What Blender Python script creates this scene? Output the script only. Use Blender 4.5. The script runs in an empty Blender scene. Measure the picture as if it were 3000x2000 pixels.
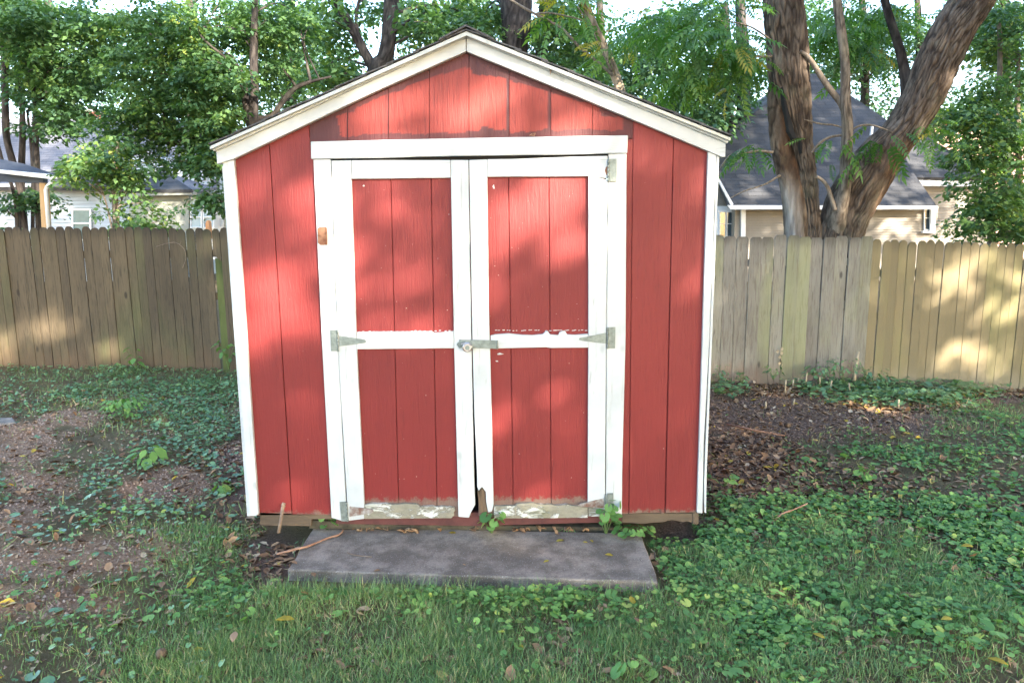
import bpy, math, random
import numpy as np
from mathutils import Vector, Matrix
random.seed(7); rng = np.random.default_rng(11)
S = bpy.context.scene; COL = S.collection
# ------------------------------------------------------------ camera
F = 2050.0; CAM = np.array([0.2256, -3.5835, 1.5086]); YAW, PITCH, ROLL = -0.0079, 0.1564, -0.0095
def _axes():
    cy, sy, cp, sp = math.cos(YAW), math.sin(YAW), math.cos(PITCH), math.sin(PITCH)
    fw = np.array([sy*cp, cy*cp, -sp]); r = np.array([cy, -sy, 0.0]); u = np.cross(r, fw)
    cr, sr = math.cos(ROLL), math.sin(ROLL)
    return cr*r+sr*u, -sr*r+cr*u, fw
CR, CU, CF = _axes()
cam = bpy.data.cameras.new('camera'); cam.sensor_width = 36; cam.lens = F/3000*36; cam.clip_start = .05; cam.clip_end = 2000
co = bpy.data.objects.new('camera', cam); COL.objects.link(co); S.camera = co
m = Matrix(((CR[0], CU[0], -CF[0], CAM[0]), (CR[1], CU[1], -CF[1], CAM[1]), (CR[2], CU[2], -CF[2], CAM[2]), (0, 0, 0, 1)))
co.matrix_world = m
cam.dof.use_dof = True; cam.dof.focus_distance = 3.7; cam.dof.aperture_fstop = 8
# ------------------------------------------------------------ light
SUN_AZ, SUN_EL = math.radians(34), math.radians(22)      # measured from -Y towards +X
SD = np.array([math.sin(SUN_AZ)*math.cos(SUN_EL), -math.cos(SUN_AZ)*math.cos(SUN_EL), math.sin(SUN_EL)])
w = bpy.data.worlds.new('World'); S.world = w; w.use_nodes = True
nt = w.node_tree; nt.nodes.clear()
sky = nt.nodes.new('ShaderNodeTexSky'); sky.sky_type = 'NISHITA'; sky.sun_disc = False
sky.sun_elevation = SUN_EL; sky.sun_rotation = math.pi-SUN_AZ; sky.air_density = 1.1; sky.dust_density = .9; sky.ozone_density = 1.2
bg = nt.nodes.new('ShaderNodeBackground'); bg.inputs[1].default_value = 0.15
ow = nt.nodes.new('ShaderNodeOutputWorld'); nt.links.new(sky.outputs[0], bg.inputs[0]); nt.links.new(bg.outputs[0], ow.inputs[0])
sl = bpy.data.lights.new('sun', 'SUN'); sl.energy = 4.4; sl.angle = math.radians(.53); sl.color = (1, .88, .72)
so = bpy.data.objects.new('sun', sl); COL.objects.link(so); so.rotation_euler = Vector(SD).to_track_quat('Z', 'Y').to_euler(); so.location = Vector(SD)*30
S.view_settings.view_transform = 'Standard'; S.view_settings.look = 'None'; S.view_settings.gamma = 1; S.view_settings.use_curve_mapping = False
S.view_settings.exposure = 2.65
S.cycles.use_denoising = True; S.cycles.max_bounces = 6; S.cycles.diffuse_bounces = 3; S.cycles.transparent_max_bounces = 4
# ------------------------------------------------------------ helpers
def ray(u, v): return (u-1500)/F*CR + (1000-v)/F*CU + CF
def at(u, v, Y):
    d = ray(u, v); t = (Y-CAM[1])/d[1]; return CAM+t*d
def atz(u, v, Z):
    d = ray(u, v); t = (Z-CAM[2])/d[2]; return CAM+t*d
def onplane(u, v, p, n):
    d = ray(u, v); t = np.dot(np.array(p)-CAM, n)/np.dot(d, n); return CAM+t*d
def proj(P):
    d = P-CAM; z = np.maximum(d@CF, .05); return 1500+F*(d@CR)/z, 1000-F*(d@CU)/z
def tag(o, label=None, cat=None, group=None, kind=None):
    if label: o['label'] = label
    if cat: o['category'] = cat
    if group: o['group'] = group
    if kind: o['kind'] = kind
    return o
def empty(name, loc, label, cat, group=None):
    o = bpy.data.objects.new(name, None); COL.objects.link(o); o.location = loc; return tag(o, label, cat, group)
def wl(o):
    p = Vector((0, 0, 0))
    while o: p += o.location; o = o.parent
    return p
def link(name, me, mat=None, parent=None, loc=None):
    o = bpy.data.objects.new(name, me); COL.objects.link(o)
    if mat: me.materials.append(mat)
    if parent is not None:
        o.parent = parent
    if loc is not None: o.location = Vector(loc)-(wl(parent) if parent else Vector())
    return o
class MB:
    """collects solid pieces in world space; build() links them as one mesh"""
    def __init__(s): s.v = []; s.f = []; s.sm = []
    def add(s, v, f, smooth=False):
        b = len(s.v); s.v += [tuple(p) for p in v]; s.f += [tuple(i+b for i in q) for q in f]; s.sm += [smooth]*len(f); return s
    def box(s, x0, x1, y0, y1, z0, z1):
        return s.add([(x0,y0,z0),(x1,y0,z0),(x1,y1,z0),(x0,y1,z0),(x0,y0,z1),(x1,y0,z1),(x1,y1,z1),(x0,y1,z1)],
                     [(0,3,2,1),(4,5,6,7),(0,1,5,4),(1,2,6,5),(2,3,7,6),(3,0,4,7)])
    def prism(s, pts, off):
        """pts: 3-D outline facing the camera; off: extrusion vector to the back"""
        n = len(pts); a = [np.array(p, float) for p in pts]; b = [p+np.array(off) for p in a]
        return s.add(a+b, [tuple(range(n))]+[tuple(range(2*n-1, n-1, -1))]+[(i, i+n, (i+1) % n+n, (i+1) % n) for i in range(n)])
    def pxp(s, px, Y, th):
        """outline given as seen points on the vertical plane Y, real thickness th behind it"""
        return s.prism([at(u, v, Y) for u, v in px], (0, th, 0))
    def tube(s, pts, rad, n=8, cap=True):
        pts = [np.array(p, float) for p in pts]; L = len(pts)
        if not hasattr(rad, '__len__'): rad = [rad]*L
        t0 = pts[1]-pts[0]; t0 /= np.linalg.norm(t0)
        ref = np.array([0, 0, 1.]) if abs(t0[2]) < .9 else np.array([1., 0, 0]); vs = []
        for i in range(L):
            t = pts[min(i+1, L-1)]-pts[max(i-1, 0)]; t /= np.linalg.norm(t)+1e-9
            x = np.cross(ref, t); x /= np.linalg.norm(x)+1e-9; y = np.cross(t, x); ref = y if abs(t@ref) > .97 else ref
            for k in range(n):
                a = 2*math.pi*k/n; vs.append(pts[i]+rad[i]*(math.cos(a)*x+math.sin(a)*y))
        fs = [(i*n+k, i*n+(k+1) % n, (i+1)*n+(k+1) % n, (i+1)*n+k) for i in range(L-1) for k in range(n)]
        s.add(vs, fs, True)
        if cap: b = len(s.v)-L*n; s.f += [tuple(b+k for k in range(n-1, -1, -1)), tuple(b+(L-1)*n+k for k in range(n))]; s.sm += [False, False]
        return s
    def build(s, name, mat, parent=None, loc=None, bevel=0, label=None):
        P = wl(parent) if parent is not None else Vector()
        if loc is None: loc = P
        me = bpy.data.meshes.new(name); L = np.array(loc)
        me.from_pydata([tuple(np.array(p)-L) for p in s.v], [], s.f); me.polygons.foreach_set('use_smooth', s.sm); me.update()
        o = link(name, me, mat, parent, loc)
        if bevel:
            b = o.modifiers.new('b', 'BEVEL'); b.width = bevel; b.segments = 1; b.limit_method = 'ANGLE'; b.angle_limit = .6
        if label: o['label'] = label
        return o
def rotmats(yaw, tilt, taxis):
    """tilt about a horizontal axis at angle taxis after a yaw about Z"""
    c, s = np.cos(yaw), np.sin(yaw); n = len(yaw); Rz = np.zeros((n, 3, 3)); Rz[:,0,0]=c; Rz[:,0,1]=-s; Rz[:,1,0]=s; Rz[:,1,1]=c; Rz[:,2,2]=1
    ax = np.stack([np.cos(taxis), np.sin(taxis), np.zeros(n)], 1); ct, st = np.cos(tilt), np.sin(tilt)
    K = np.zeros((n, 3, 3)); K[:,0,2]=ax[:,1]; K[:,1,2]=-ax[:,0]; K[:,2,0]=-ax[:,1]; K[:,2,1]=ax[:,0]
    I = np.eye(3)[None]
    Rt = I+st[:,None,None]*K+(1-ct)[:,None,None]*(K@K)
    return Rt@Rz
def scatter(name, tv, tf, P, R, Sc, tint, mat, parent=None, loc=(0, 0, 0), smooth=False):
    """many small leaves as one mesh"""
    tv = np.array(tv, float); tf = np.array(tf); n = len(P); k = len(tv); nf, fs = tf.shape
    if np.ndim(Sc) == 1: Sc = Sc[:, None]
    V = np.einsum('nij,nkj->nki', R, tv[None]*Sc[:, None, :])+P[:, None, :]
    V = (V-np.array(loc)).reshape(-1, 3); Fi = (tf[None]+(np.arange(n)*k)[:, None, None]).reshape(-1)
    me = bpy.data.meshes.new(name); me.vertices.add(n*k); me.vertices.foreach_set('co', V.astype(np.float32).ravel())
    me.loops.add(len(Fi)); me.loops.foreach_set('vertex_index', Fi.astype(np.int32)); me.polygons.add(n*nf)
    me.polygons.foreach_set('loop_start', (np.arange(n*nf)*fs).astype(np.int32))
    try: me.polygons.foreach_set('loop_total', np.full(n*nf, fs, np.int32))
    except Exception: pass
    me.update(calc_edges=True)
    if smooth: me.polygons.foreach_set('use_smooth', np.ones(n*nf, bool))
    a = me.attributes.new('tint', 'FLOAT', 'POINT'); a.data.foreach_set('value', np.repeat(tint, k).astype(np.float32))
    return link(name, me, mat, parent, loc)
def vnoise(x, y, seed=0):
    """smooth value noise for arrays"""
    xi = np.floor(x).astype(int); yi = np.floor(y).astype(int); fx = x-xi; fy = y-yi; fx = fx*fx*(3-2*fx); fy = fy*fy*(3-2*fy)
    def h(a, b):
        q = np.sin(a*127.1+b*311.7+seed*74.7)*43758.5453; return q-np.floor(q)
    return (h(xi,yi)*(1-fx)+h(xi+1,yi)*fx)*(1-fy)+(h(xi,yi+1)*(1-fx)+h(xi+1,yi+1)*fx)*fy
# ------------------------------------------------------------ materials
def newmat(name):
    m = bpy.data.materials.new(name); m.use_nodes = True; n = m.node_tree; b = n.nodes['Principled BSDF']; return m, n, b
def nd(n, t, **k):
    o = n.nodes.new(t)
    for a, b in k.items():
        if a.startswith('i_'): o.inputs[a[2:]].default_value = b
        else: setattr(o, a, b)
    return o
def mixc(n, fac, a, b, mode='MIX'):
    x = n.nodes.new('ShaderNodeMix'); x.data_type = 'RGBA'; x.blend_type = mode
    for s, q in ((0, fac), (6, a), (7, b)):
        if hasattr(q, 'links'): n.links.new(q, x.inputs[s])
        else: x.inputs[s].default_value = q if s == 0 else (*q, 1)
    return x.outputs[2]
def mth(n, op, a, b=0.0, c=None):
    x = n.nodes.new('ShaderNodeMath'); x.operation = op
    for s, q in enumerate((a, b) if c is None else (a, b, c)):
        if hasattr(q, 'links'): n.links.new(q, x.inputs[s])
        else: x.inputs[s].default_value = q
    return x.outputs[0]
def rampf(n, f, a, b):
    x = n.nodes.new('ShaderNodeMapRange'); x.interpolation_type = 'SMOOTHSTEP'; n.links.new(f, x.inputs[0]); x.inputs[1].default_value = a; x.inputs[2].default_value = b; return x.outputs[0]
def coords(n, scale=(1,1,1), rnd=0.0, src='pos'):
    if src == 'pos': o = nd(n, 'ShaderNodeNewGeometry').outputs['Position']
    else: o = nd(n, 'ShaderNodeTexCoord').outputs['Object']
    if rnd:
        oi = nd(n, 'ShaderNodeObjectInfo'); c = nd(n, 'ShaderNodeCombineXYZ'); r = mth(n, 'MULTIPLY', oi.outputs['Random'], rnd)
        n.links.new(r, c.inputs[0]); n.links.new(r, c.inputs[2]); a = nd(n, 'ShaderNodeVectorMath', operation='ADD'); n.links.new(o, a.inputs[0]); n.links.new(c.outputs[0], a.inputs[1]); o = a.outputs[0]
    mp = nd(n, 'ShaderNodeMapping'); mp.inputs['Scale'].default_value = scale; n.links.new(o, mp.inputs[0]); return mp.outputs[0]
def noise(n, vec, sc, det=4, rough=.55, dist=0.0):
    x = nd(n, 'ShaderNodeTexNoise'); n.links.new(vec, x.inputs['Vector']); x.inputs['Scale'].default_value = sc; x.inputs['Detail'].default_value = det; x.inputs['Roughness'].default_value = rough; x.inputs['Distortion'].default_value = dist
    return x.outputs['Fac']
def bump(n, b, h, dist, strength=1.0):
    x = nd(n, 'ShaderNodeBump'); x.inputs['Distance'].default_value = dist; x.inputs['Strength'].default_value = strength; n.links.new(h, x.inputs['Height']); n.links.new(x.outputs[0], b.inputs['Normal'])
def setc(n, b, c):
    if hasattr(c, 'links'): n.links.new(c, b.inputs['Base Color'])
    else: b.inputs['Base Color'].default_value = (*c, 1)
def simple(name, c1, c2, sc=6, rough=.8, bd=0.0, bs=40, stretch=(1,1,1), metal=0, rv=0.0, spec=.5):
    m, n, b = newmat(name); v = coords(n, stretch); f = rampf(n, noise(n, v, sc, 5, .6), .3, .7)
    c = mixc(n, f, c1, c2)
    if rv:
        oi = nd(n, 'ShaderNodeObjectInfo'); k = mth(n, 'MULTIPLY_ADD', oi.outputs['Random'], rv, 1-rv/2); cc = nd(n, 'ShaderNodeCombineColor')
        for i in range(3): n.links.new(k, cc.inputs[i])
        c = mixc(n, 1.0, c, cc.outputs[0], 'MULTIPLY')
    setc(n, b, c); b.inputs['Roughness'].default_value = rough; b.inputs['Metallic'].default_value = metal; b.inputs['Specular IOR Level'].default_value = spec
    if bd: bump(n, b, noise(n, v, bs, 4, .6), bd)
    return m
MT = {}
def siding_mat(name, attr=False):
    m, n, b = newmat(name); v = coords(n, (1, 1, .07), 7.0); v2 = coords(n, (1, 1, 1))
    g = noise(n, v, 75, 6, .62, 1.2); fine = noise(n, coords(n, (1, 1, .25)), 260, 3, .7)
    base = mixc(n, rampf(n, noise(n, v2, 1.7, 5), .3, .75), (.215, .025, .025), (.18, .021, .022))
    base = mixc(n, mth(n, 'MULTIPLY', rampf(n, g, .30, .50), -1.0), base, base)
    base = mixc(n, mth(n, 'MULTIPLY', rampf(n, g, .45, .28), .5), base, (.13, .018, .019))
    if attr:
        a = nd(n, 'ShaderNodeAttribute', attribute_name='old')
        base = mixc(n, a.outputs['Fac'], mixc(n, rampf(n, g, .50, .30), (.25, .035, .028), (.15, .020, .018)), mixc(n, g, (.052, .014, .018), (.085, .024, .029)))
    # bare grey wood towards the splashed foot, and small flakes
    pos = nd(n, 'ShaderNodeSeparateXYZ'); n.links.new(nd(n, 'ShaderNodeNewGeometry').outputs['Position'], pos.inputs[0])
    nz = noise(n, v2, 26, 9, .8); edge = mth(n, 'SUBTRACT', mth(n, 'MULTIPLY_ADD', nz, .16, -.058), pos.outputs['Z'])
    px_ = mth(n, 'MULTIPLY', rampf(n, pos.outputs['X'], -.66, -.60), rampf(n, pos.outputs['X'], .72, .66)); edge = mth(n, 'ADD', edge, mth(n, 'MULTIPLY', px_, .075))
    wear = rampf(n, edge, -.008, .022)
    base = mixc(n, mth(n, 'MULTIPLY', wear, .8), base, mixc(n, fine, (.10, .085, .065), (.27, .24, .19)))
    fl = rampf(n, noise(n, coords(n, (1, 1, .6)), 150, 2), .70, .73); reg = rampf(n, noise(n, v2, 2.4, 3), .58, .7)
    low = rampf(n, pos.outputs['Z'], .85, .15)
    base = mixc(n, mth(n, 'MULTIPLY', mth(n, 'MULTIPLY', fl, reg), low), base, (.42, .34, .24))
    sp = rampf(n, noise(n, v2, 95, 1), .80, .82)
    base = mixc(n, mth(n, 'MULTIPLY', sp, .6), base, (.7, .62, .6))
    oi = nd(n, 'ShaderNodeObjectInfo'); base = mixc(n, mth(n, 'MULTIPLY', oi.outputs['Random'], .30), base, (.13, .018, .020)); dr = rampf(n, noise(n, coords(n, (1, 1, .12), 3.0), 9, 5, .65), .58, .78); base = mixc(n, mth(n, 'MULTIPLY', dr, .22), base, (.30, .06, .055))
    setc(n, b, base); b.inputs['Roughness'].default_value = .52; b.inputs['Specular IOR Level'].default_value = .32
    h = mth(n, 'ADD', mth(n, 'MULTIPLY', g, 1.0), mth(n, 'MULTIPLY', fine, .22)); bump(n, b, h, .0045, .9)
    return m
MT['siding'] = siding_mat('red_siding_paint'); MT['gable'] = siding_mat('red_gable_paint', True)
def white_mat(name, hor=False, wear=.12):
    m, n, b = newmat(name); v = coords(n, (.07, 1, 1) if hor else (1, 1, .07), 9.0); v2 = coords(n, (1, 1, 1), 3.0)
    g = noise(n, v, 60, 5, .6, .8); c = mixc(n, rampf(n, noise(n, v2, 5, 4), .35, .8), (.53, .56, .58), (.42, .455, .48))
    c = mixc(n, mth(n, 'MULTIPLY', rampf(n, g, .40, .28), .5), c, (.24, .24, .24))
    vo = nd(n, 'ShaderNodeTexVoronoi'); n.links.new(coords(n, (1, 1, .6), 5.0), vo.inputs['Vector']); vo.inputs['Scale'].default_value = 5.5
    c = mixc(n, mth(n, 'MULTIPLY', rampf(n, vo.outputs['Distance'], .12, .03), .5), c, (.25, .27, .29))
    pos = nd(n, 'ShaderNodeSeparateXYZ'); n.links.new(nd(n, 'ShaderNodeNewGeometry').outputs['Position'], pos.inputs[0])
    e = mth(n, 'SUBTRACT', mth(n, 'MULTIPLY_ADD', noise(n, v2, 22, 6, .75), .5, -.5+wear+.20), pos.outputs['Z'])
    c = mixc(n, mth(n, 'MULTIPLY', rampf(n, e, -.03, .05), .9), c, mixc(n, noise(n, v2, 60, 4), (.20, .17, .11), (.42, .40, .33)))
    st = rampf(n, noise(n, coords(n, (1, 1, .5), 2.0), 11, 6, .7), .66, .8)
    c = mixc(n, mth(n, 'MULTIPLY', st, .35), c, (.50, .46, .38))
    setc(n, b, c); b.inputs['Roughness'].default_value = .5; bump(n, b, g, .0018, .8)
    return m
MT['white'] = white_mat('white_trim_paint', False, -.02); MT['white_h'] = white_mat('white_trim_paint_level', True, -.4)
def rot_mat():
    m, n, b = newmat('peeling_white_on_grey_wood'); v2 = coords(n, (.5, 1, 1)); a = noise(n, v2, 20, 8, .75, .5)
    c = mixc(n, noise(n, v2, 70, 5, .7), (.13, .12, .085), (.36, .34, .27)); f = rampf(n, a, .50, .58); c = mixc(n, f, c, (.66, .67, .64)); gr = rampf(n, noise(n, v2, 9, 5), .55, .75)
    c = mixc(n, mth(n, 'MULTIPLY', gr, .6), c, (.12, .14, .07)); setc(n, b, c); b.inputs['Roughness'].default_value = .85; bump(n, b, mth(n, 'ADD', f, a), .003); return m
MT['rot'] = rot_mat()
MT['rotwood'] = simple('rotten_brown_wood', (.035, .022, .015), (.16, .11, .07), 26, .95, .01, 60, (1, 1, .2))
MT['beam'] = simple('bare_weathered_beam', (.05, .036, .026), (.15, .11, .075), 7, .9, .004, 60, (.2, 1, 1))
MT['sill'] = simple('dark_mossy_sill', (.035, .03, .02), (.10, .085, .055), 12, .95, .004, 50)
MT['maroon'] = simple('old_maroon_paint', (.07, .022, .022), (.12, .036, .034), 12, .7, .002, 60)
MT['dark'] = simple('near_black_shade', (.012, .012, .013), (.02, .02, .022), 5, .95)  # near-black colour standing in for shade in the shed, door gap and crack
MT['zinc'] = simple('galvanised_steel', (.15, .18, .175), (.25, .29, .28), 40, .5, .0005, 200, metal=.55)
MT['rust'] = simple('rusty_steel', (.13, .045, .022), (.33, .17, .10), 30, .75, .001, 150, metal=.2)
MT['rustzinc'] = simple('half_rusted_steel', (.16, .07, .045), (.42, .44, .43), 22, .6, .001, 150, metal=.35)
MT['screw'] = simple('screw_heads', (.3, .2, .17), (.62, .6, .58), 200, .4, metal=.6)
MT['chrome'] = simple('polished_lock_steel', (.5, .48, .5), (.7, .68, .7), 30, .28, metal=.9)
MT['drip'] = simple('drip_edge_metal', (.36, .38, .37), (.5, .52, .5), 15, .5, metal=.3)
def shingle_mat(name, c1, c2, sx, sz, ang=None):
    m, n, b = newmat(name); tc = nd(n, 'ShaderNodeTexCoord'); mp = nd(n, 'ShaderNodeMapping'); n.links.new(tc.outputs['UV'], mp.inputs[0])
    br = nd(n, 'ShaderNodeTexBrick'); n.links.new(mp.outputs[0], br.inputs['Vector']); br.offset = .5; br.inputs['Scale'].default_value = 1; br.inputs['Brick Width'].default_value = sx; br.inputs['Row Height'].default_value = sz
    br.inputs['Mortar Size'].default_value = .008; br.inputs['Mortar Smooth'].default_value = .3; br.inputs['Bias'].default_value = -.1
    br.inputs['Color1'].default_value = (*c1, 1); br.inputs['Color2'].default_value = (*c2, 1); br.inputs['Mortar'].default_value = (*[x*.45 for x in c1], 1)
    c = mixc(n, rampf(n, noise(n, coords(n), 1.3, 4), .3, .8), br.outputs['Color'], c2); c = mixc(n, mth(n, 'MULTIPLY', noise(n, coords(n), 60, 2), .3), c, (.02, .02, .025))
    setc(n, b, c); b.inputs['Roughness'].default_value = .9; bump(n, b, mth(n, 'SUBTRACT', 1.0, br.outputs['Fac']), .012); return m
MT['roof_dark'] = shingle_mat('dark_slate_blue_shingles', (.032, .034, .038), (.062, .065, .072), .5, .2)
MT['roof_lilac'] = shingle_mat('pale_grey_shingles', (.13, .135, .165), (.19, .195, .225), .33, .14)
MT['shed_shingle'] = simple('shed_shingle_grit', (.05, .052, .06), (.12, .12, .125), 50, .95, .003, 300, rv=.4)
MT['porch_roof'] = simple('navy_porch_roof', (.035, .045, .07), (.055, .065, .09), 8, .8)
MT['wside'] = simple('white_lap_siding', (.38, .42, .46), (.45, .49, .52), 1.5, .6, rv=.08)
MT['tside'] = simple('tan_lap_siding', (.24, .215, .18), (.29, .26, .215), 1.2, .65, rv=.10)
MT['stucco'] = simple('sage_stucco', (.28, .29, .26), (.34, .35, .30), 2, .9, .01, 20)
MT['pbrick'] = simple('pink_brick_wall', (.45, .26, .21), (.60, .42, .36), 9, .9, .01, 30)
MT['wtrim'] = simple('white_house_trim', (.70, .72, .73), (.78, .79, .79), 4, .5)
MT['navy'] = simple('navy_beam_paint', (.03, .04, .065), (.045, .055, .08), 4, .6)
MT['post'] = simple('new_pine_post', (.42, .26, .12), (.52, .35, .18), 9, .8, stretch=(1, 1, .15))
MT['glass'] = simple('window_glass', (.03, .05, .06), (.05, .08, .10), .7, .06, spec=.8)
MT['curtain'] = simple('blue_curtained_glass', (.16, .27, .36), (.26, .38, .47), 3, .12, stretch=(1, 1, .3), spec=.8)
MT['teal'] = simple('teal_curtained_glass', (.05, .11, .13), (.08, .16, .18), 3, .1, spec=.8)
MT['chim'] = simple('red_chimney_brick', (.22, .07, .06), (.3, .11, .09), 9, .9)
MT['cedar'] = simple('orange_cedar', (.5, .22, .09), (.6, .30, .14), 9, .8)
def fence_mat(name, c1, c2, dark, alg, algf, foot, knot=.8):
    m, n, b = newmat(name); v = coords(n, (1, 1, .06), 11.0); g = noise(n, v, 70, 5, .6, 1.0); v2 = coords(n, (1, 1, .5), 5.0)
    oi = nd(n, 'ShaderNodeObjectInfo'); c = mixc(n, oi.outputs['Random'], c1, c2)
    c = mixc(n, mth(n, 'MULTIPLY', rampf(n, g, .54, .34), .75), c, dark)
    c = mixc(n, mth(n, 'MULTIPLY', rampf(n, noise(n, coords(n, (1, 1, .25), 2.0), 3.0, 4), .42, .75), .55), c, dark)
    c = mixc(n, mth(n, 'MULTIPLY', rampf(n, noise(n, coords(n, (1, 1, .35), .6), 1.5, 4), .45, .72), algf), c, alg)
    z = nd(n, 'ShaderNodeSeparateXYZ'); tc = nd(n, 'ShaderNodeTexCoord'); n.links.new(tc.outputs['Object'], z.inputs[0])
    nz = mth(n, 'MULTIPLY_ADD', noise(n, v2, 6, 4), .5, -.25)
    c = mixc(n, mth(n, 'MULTIPLY', rampf(n, mth(n, 'ADD', z.outputs['Z'], nz), .34, .02), .6), c, foot)
    c = mixc(n, mth(n, 'MULTIPLY', rampf(n, mth(n, 'ADD', z.outputs['Z'], mth(n, 'MULTIPLY', nz, .35)), 1.44, 1.64), .65), c, [x*.4 for x in dark])
    vo = nd(n, 'ShaderNodeTexVoronoi'); n.links.new(coords(n, (1, 1, .4), 6.0), vo.inputs['Vector']); vo.inputs['Scale'].default_value = 4.2
    k = rampf(n, vo.outputs['Distance'], .10, .04); c = mixc(n, mth(n, 'MULTIPLY', k, knot), c, [x*.45 for x in dark])
    setc(n, b, c); b.inputs['Roughness'].default_value = .85; bump(n, b, g, .004); return m
MT['fence_left'] = fence_mat('weathered_brown_fence', (.125, .093, .053), (.088, .066, .040), (.040, .030, .018), (.10, .115, .04), .45, (.13, .08, .045))
MT['fence_grey'] = fence_mat('silver_grey_fence', (.28, .275, .24), (.21, .205, .19), (.12, .105, .09), (.28, .31, .15), .55, (.25, .16, .11))
MT['fence_tan'] = fence_mat('yellow_tan_fence', (.25, .20, .115), (.19, .16, .095), (.19, .16, .10), (.25, .25, .10), .4, (.30, .26, .19), .35)
MT['moss'] = simple('mossy_green_board', (.05, .065, .02), (.11, .13, .04), 7, .95, .003, 40, (1, 1, .2))
def conc():
    m, n, b = newmat('aged_concrete'); v = coords(n); c = mixc(n, rampf(n, noise(n, v, 4.5, 7, .72), .38, .64), (.145, .118, .094), (.33, .272, .222))
    sp = rampf(n, noise(n, v, 150, 3), .60, .68); c = mixc(n, mth(n, 'MULTIPLY', sp, .6), c, (.55, .52, .48)); dk = rampf(n, noise(n, v, 120, 3), .42, .34); c = mixc(n, mth(n, 'MULTIPLY', dk, .6), c, (.09, .085, .08))
    wh = rampf(n, noise(n, coords(n, (1, 2.2, 1)), 5, 6, .7), .66, .78); c = mixc(n, mth(n, 'MULTIPLY', wh, .4), c, (.5, .51, .5))
    setc(n, b, c); b.inputs['Roughness'].default_value = .92; bump(n, b, noise(n, v, 170, 4, .7), .003); return m
MT['concrete'] = conc()
def ground_mat():
    m, n, b = newmat('soil_and_mulch'); v = coords(n); a = nd(n, 'ShaderNodeAttribute', attribute_name='cover'); s = nd(n, 'ShaderNodeSeparateColor'); n.links.new(a.outputs['Color'], s.inputs[0])
    big = noise(n, v, 2.5, 5, .6); fine = noise(n, v, 55, 6, .75)
    dirt = mixc(n, rampf(n, fine, .3, .7), (.29, .155, .09), (.62, .40, .26)); mul = mixc(n, rampf(n, noise(n, coords(n, (1, 2.5, 1)), 70, 5, .8), .35, .7), (.11, .070, .052), (.42, .28, .21))
    und = mixc(n, fine, (.11, .09, .045), (.34, .26, .14))
    c = mixc(n, s.outputs[0], und, dirt); c = mixc(n, s.outputs[1], c, mul); c = mixc(n, mth(n, 'MULTIPLY', rampf(n, big, .4, .7), .35), c, (.09, .065, .045))
    setc(n, b, c); b.inputs['Roughness'].default_value = .97; b.inputs['Specular IOR Level'].default_value = .15; bump(n, b, mth(n, 'ADD', fine, mth(n, 'MULTIPLY', big, 2.0)), .05); return m
MT['ground'] = ground_mat()
def leaf_mat(name, stops, trans=.35, rough=.45, tcol=None, spec=.4):
    m, n, b = newmat(name); a = nd(n, 'ShaderNodeAttribute', attribute_name='tint'); r = nd(n, 'ShaderNodeValToRGB'); n.links.new(a.outputs['Fac'], r.inputs[0])
    el = r.color_ramp.elements; el[0].position = stops[0][0]; el[0].color = (*stops[0][1], 1); el[1].position = stops[-1][0]; el[1].color = (*stops[-1][1], 1)
    for p, c in stops[1:-1]: e = el.new(p); e.color = (*c, 1)
    setc(n, b, r.outputs[0]); b.inputs['Roughness'].default_value = rough; b.inputs['Specular IOR Level'].default_value = spec
    if trans:
        t = nd(n, 'ShaderNodeBsdfTranslucent'); n.links.new(mixc(n, 1.0, r.outputs[0], tcol or (1.3, 1.45, .5), 'MULTIPLY'), t.inputs[0]); mx = nd(n, 'ShaderNodeMixShader'); mx.inputs[0].default_value = trans
        n.links.new(b.outputs[0], mx.inputs[1]); n.links.new(t.outputs[0], mx.inputs[2]); n.links.new(mx.outputs[0], n.nodes['Material Output'].inputs[0])
    return m
MT['leaf'] = leaf_mat('maple_leaves', [(0, (.048, .108, .055)), (.5, (.095, .185, .075)), (.85, (.18, .29, .085)), (1, (.32, .37, .09))])
MT['leaf_far'] = leaf_mat('distant_leaves', [(0, (.05, .115, .072)), (.6, (.09, .175, .085)), (1, (.18, .26, .09))])
MT['leaf_frond'] = leaf_mat('walnut_leaflets', [(0, (.05, .125, .04)), (.5, (.09, .20, .05)), (.9, (.15, .27, .06)), (1, (.36, .30, .05))], .42)
MT['leaf_shade'] = leaf_mat('opaque_shade_casting_leaves', [(0, (.03, .06, .025)), (1, (.06, .11, .04))], 0)
MT['violet'] = leaf_mat('violet_leaves', [(0, (.065, .16, .055)), (.45, (.135, .28, .085)), (.88, (.23, .40, .11)), (1, (.36, .44, .12))], .25, .55, spec=.25)
MT['ivy'] = leaf_mat('ground_ivy_leaves', [(0, (.08, .18, .085)), (.6, (.15, .29, .12)), (1, (.25, .38, .13))], .2, .32, spec=.7)
MT['grass'] = leaf_mat('grass_blades', [(0, (.11, .21, .085)), (.5, (.19, .31, .12)), (.8, (.32, .37, .16)), (1, (.58, .47, .28))], .25, .5)
MT['litter'] = leaf_mat('dry_brown_leaves', [(0, (.08, .045, .028)), (.4, (.22, .12, .06)), (.75, (.40, .25, .14)), (.95, (.58, .45, .30)), (1, (.52, .36, .05))], 0, .8)
MT['crumb'] = leaf_mat('soil_crumbs', [(0, (.10, .06, .045)), (.4, (.27, .17, .12)), (1, (.62, .43, .31))], 0, .95, spec=.1)
MT['yellow'] = leaf_mat('yellow_leaves', [(0, (.45, .30, .03)), (.5, (.58, .44, .06)), (1, (.40, .40, .10))], .2, .6, (1.2, 1.1, .5))
MT['twig'] = simple('dry_twigs', (.16, .11, .08), (.30, .23, .17), 20, .9); MT['twig_o'] = simple('orange_brown_twig', (.30, .15, .09), (.40, .23, .15), 30, .8)
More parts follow.
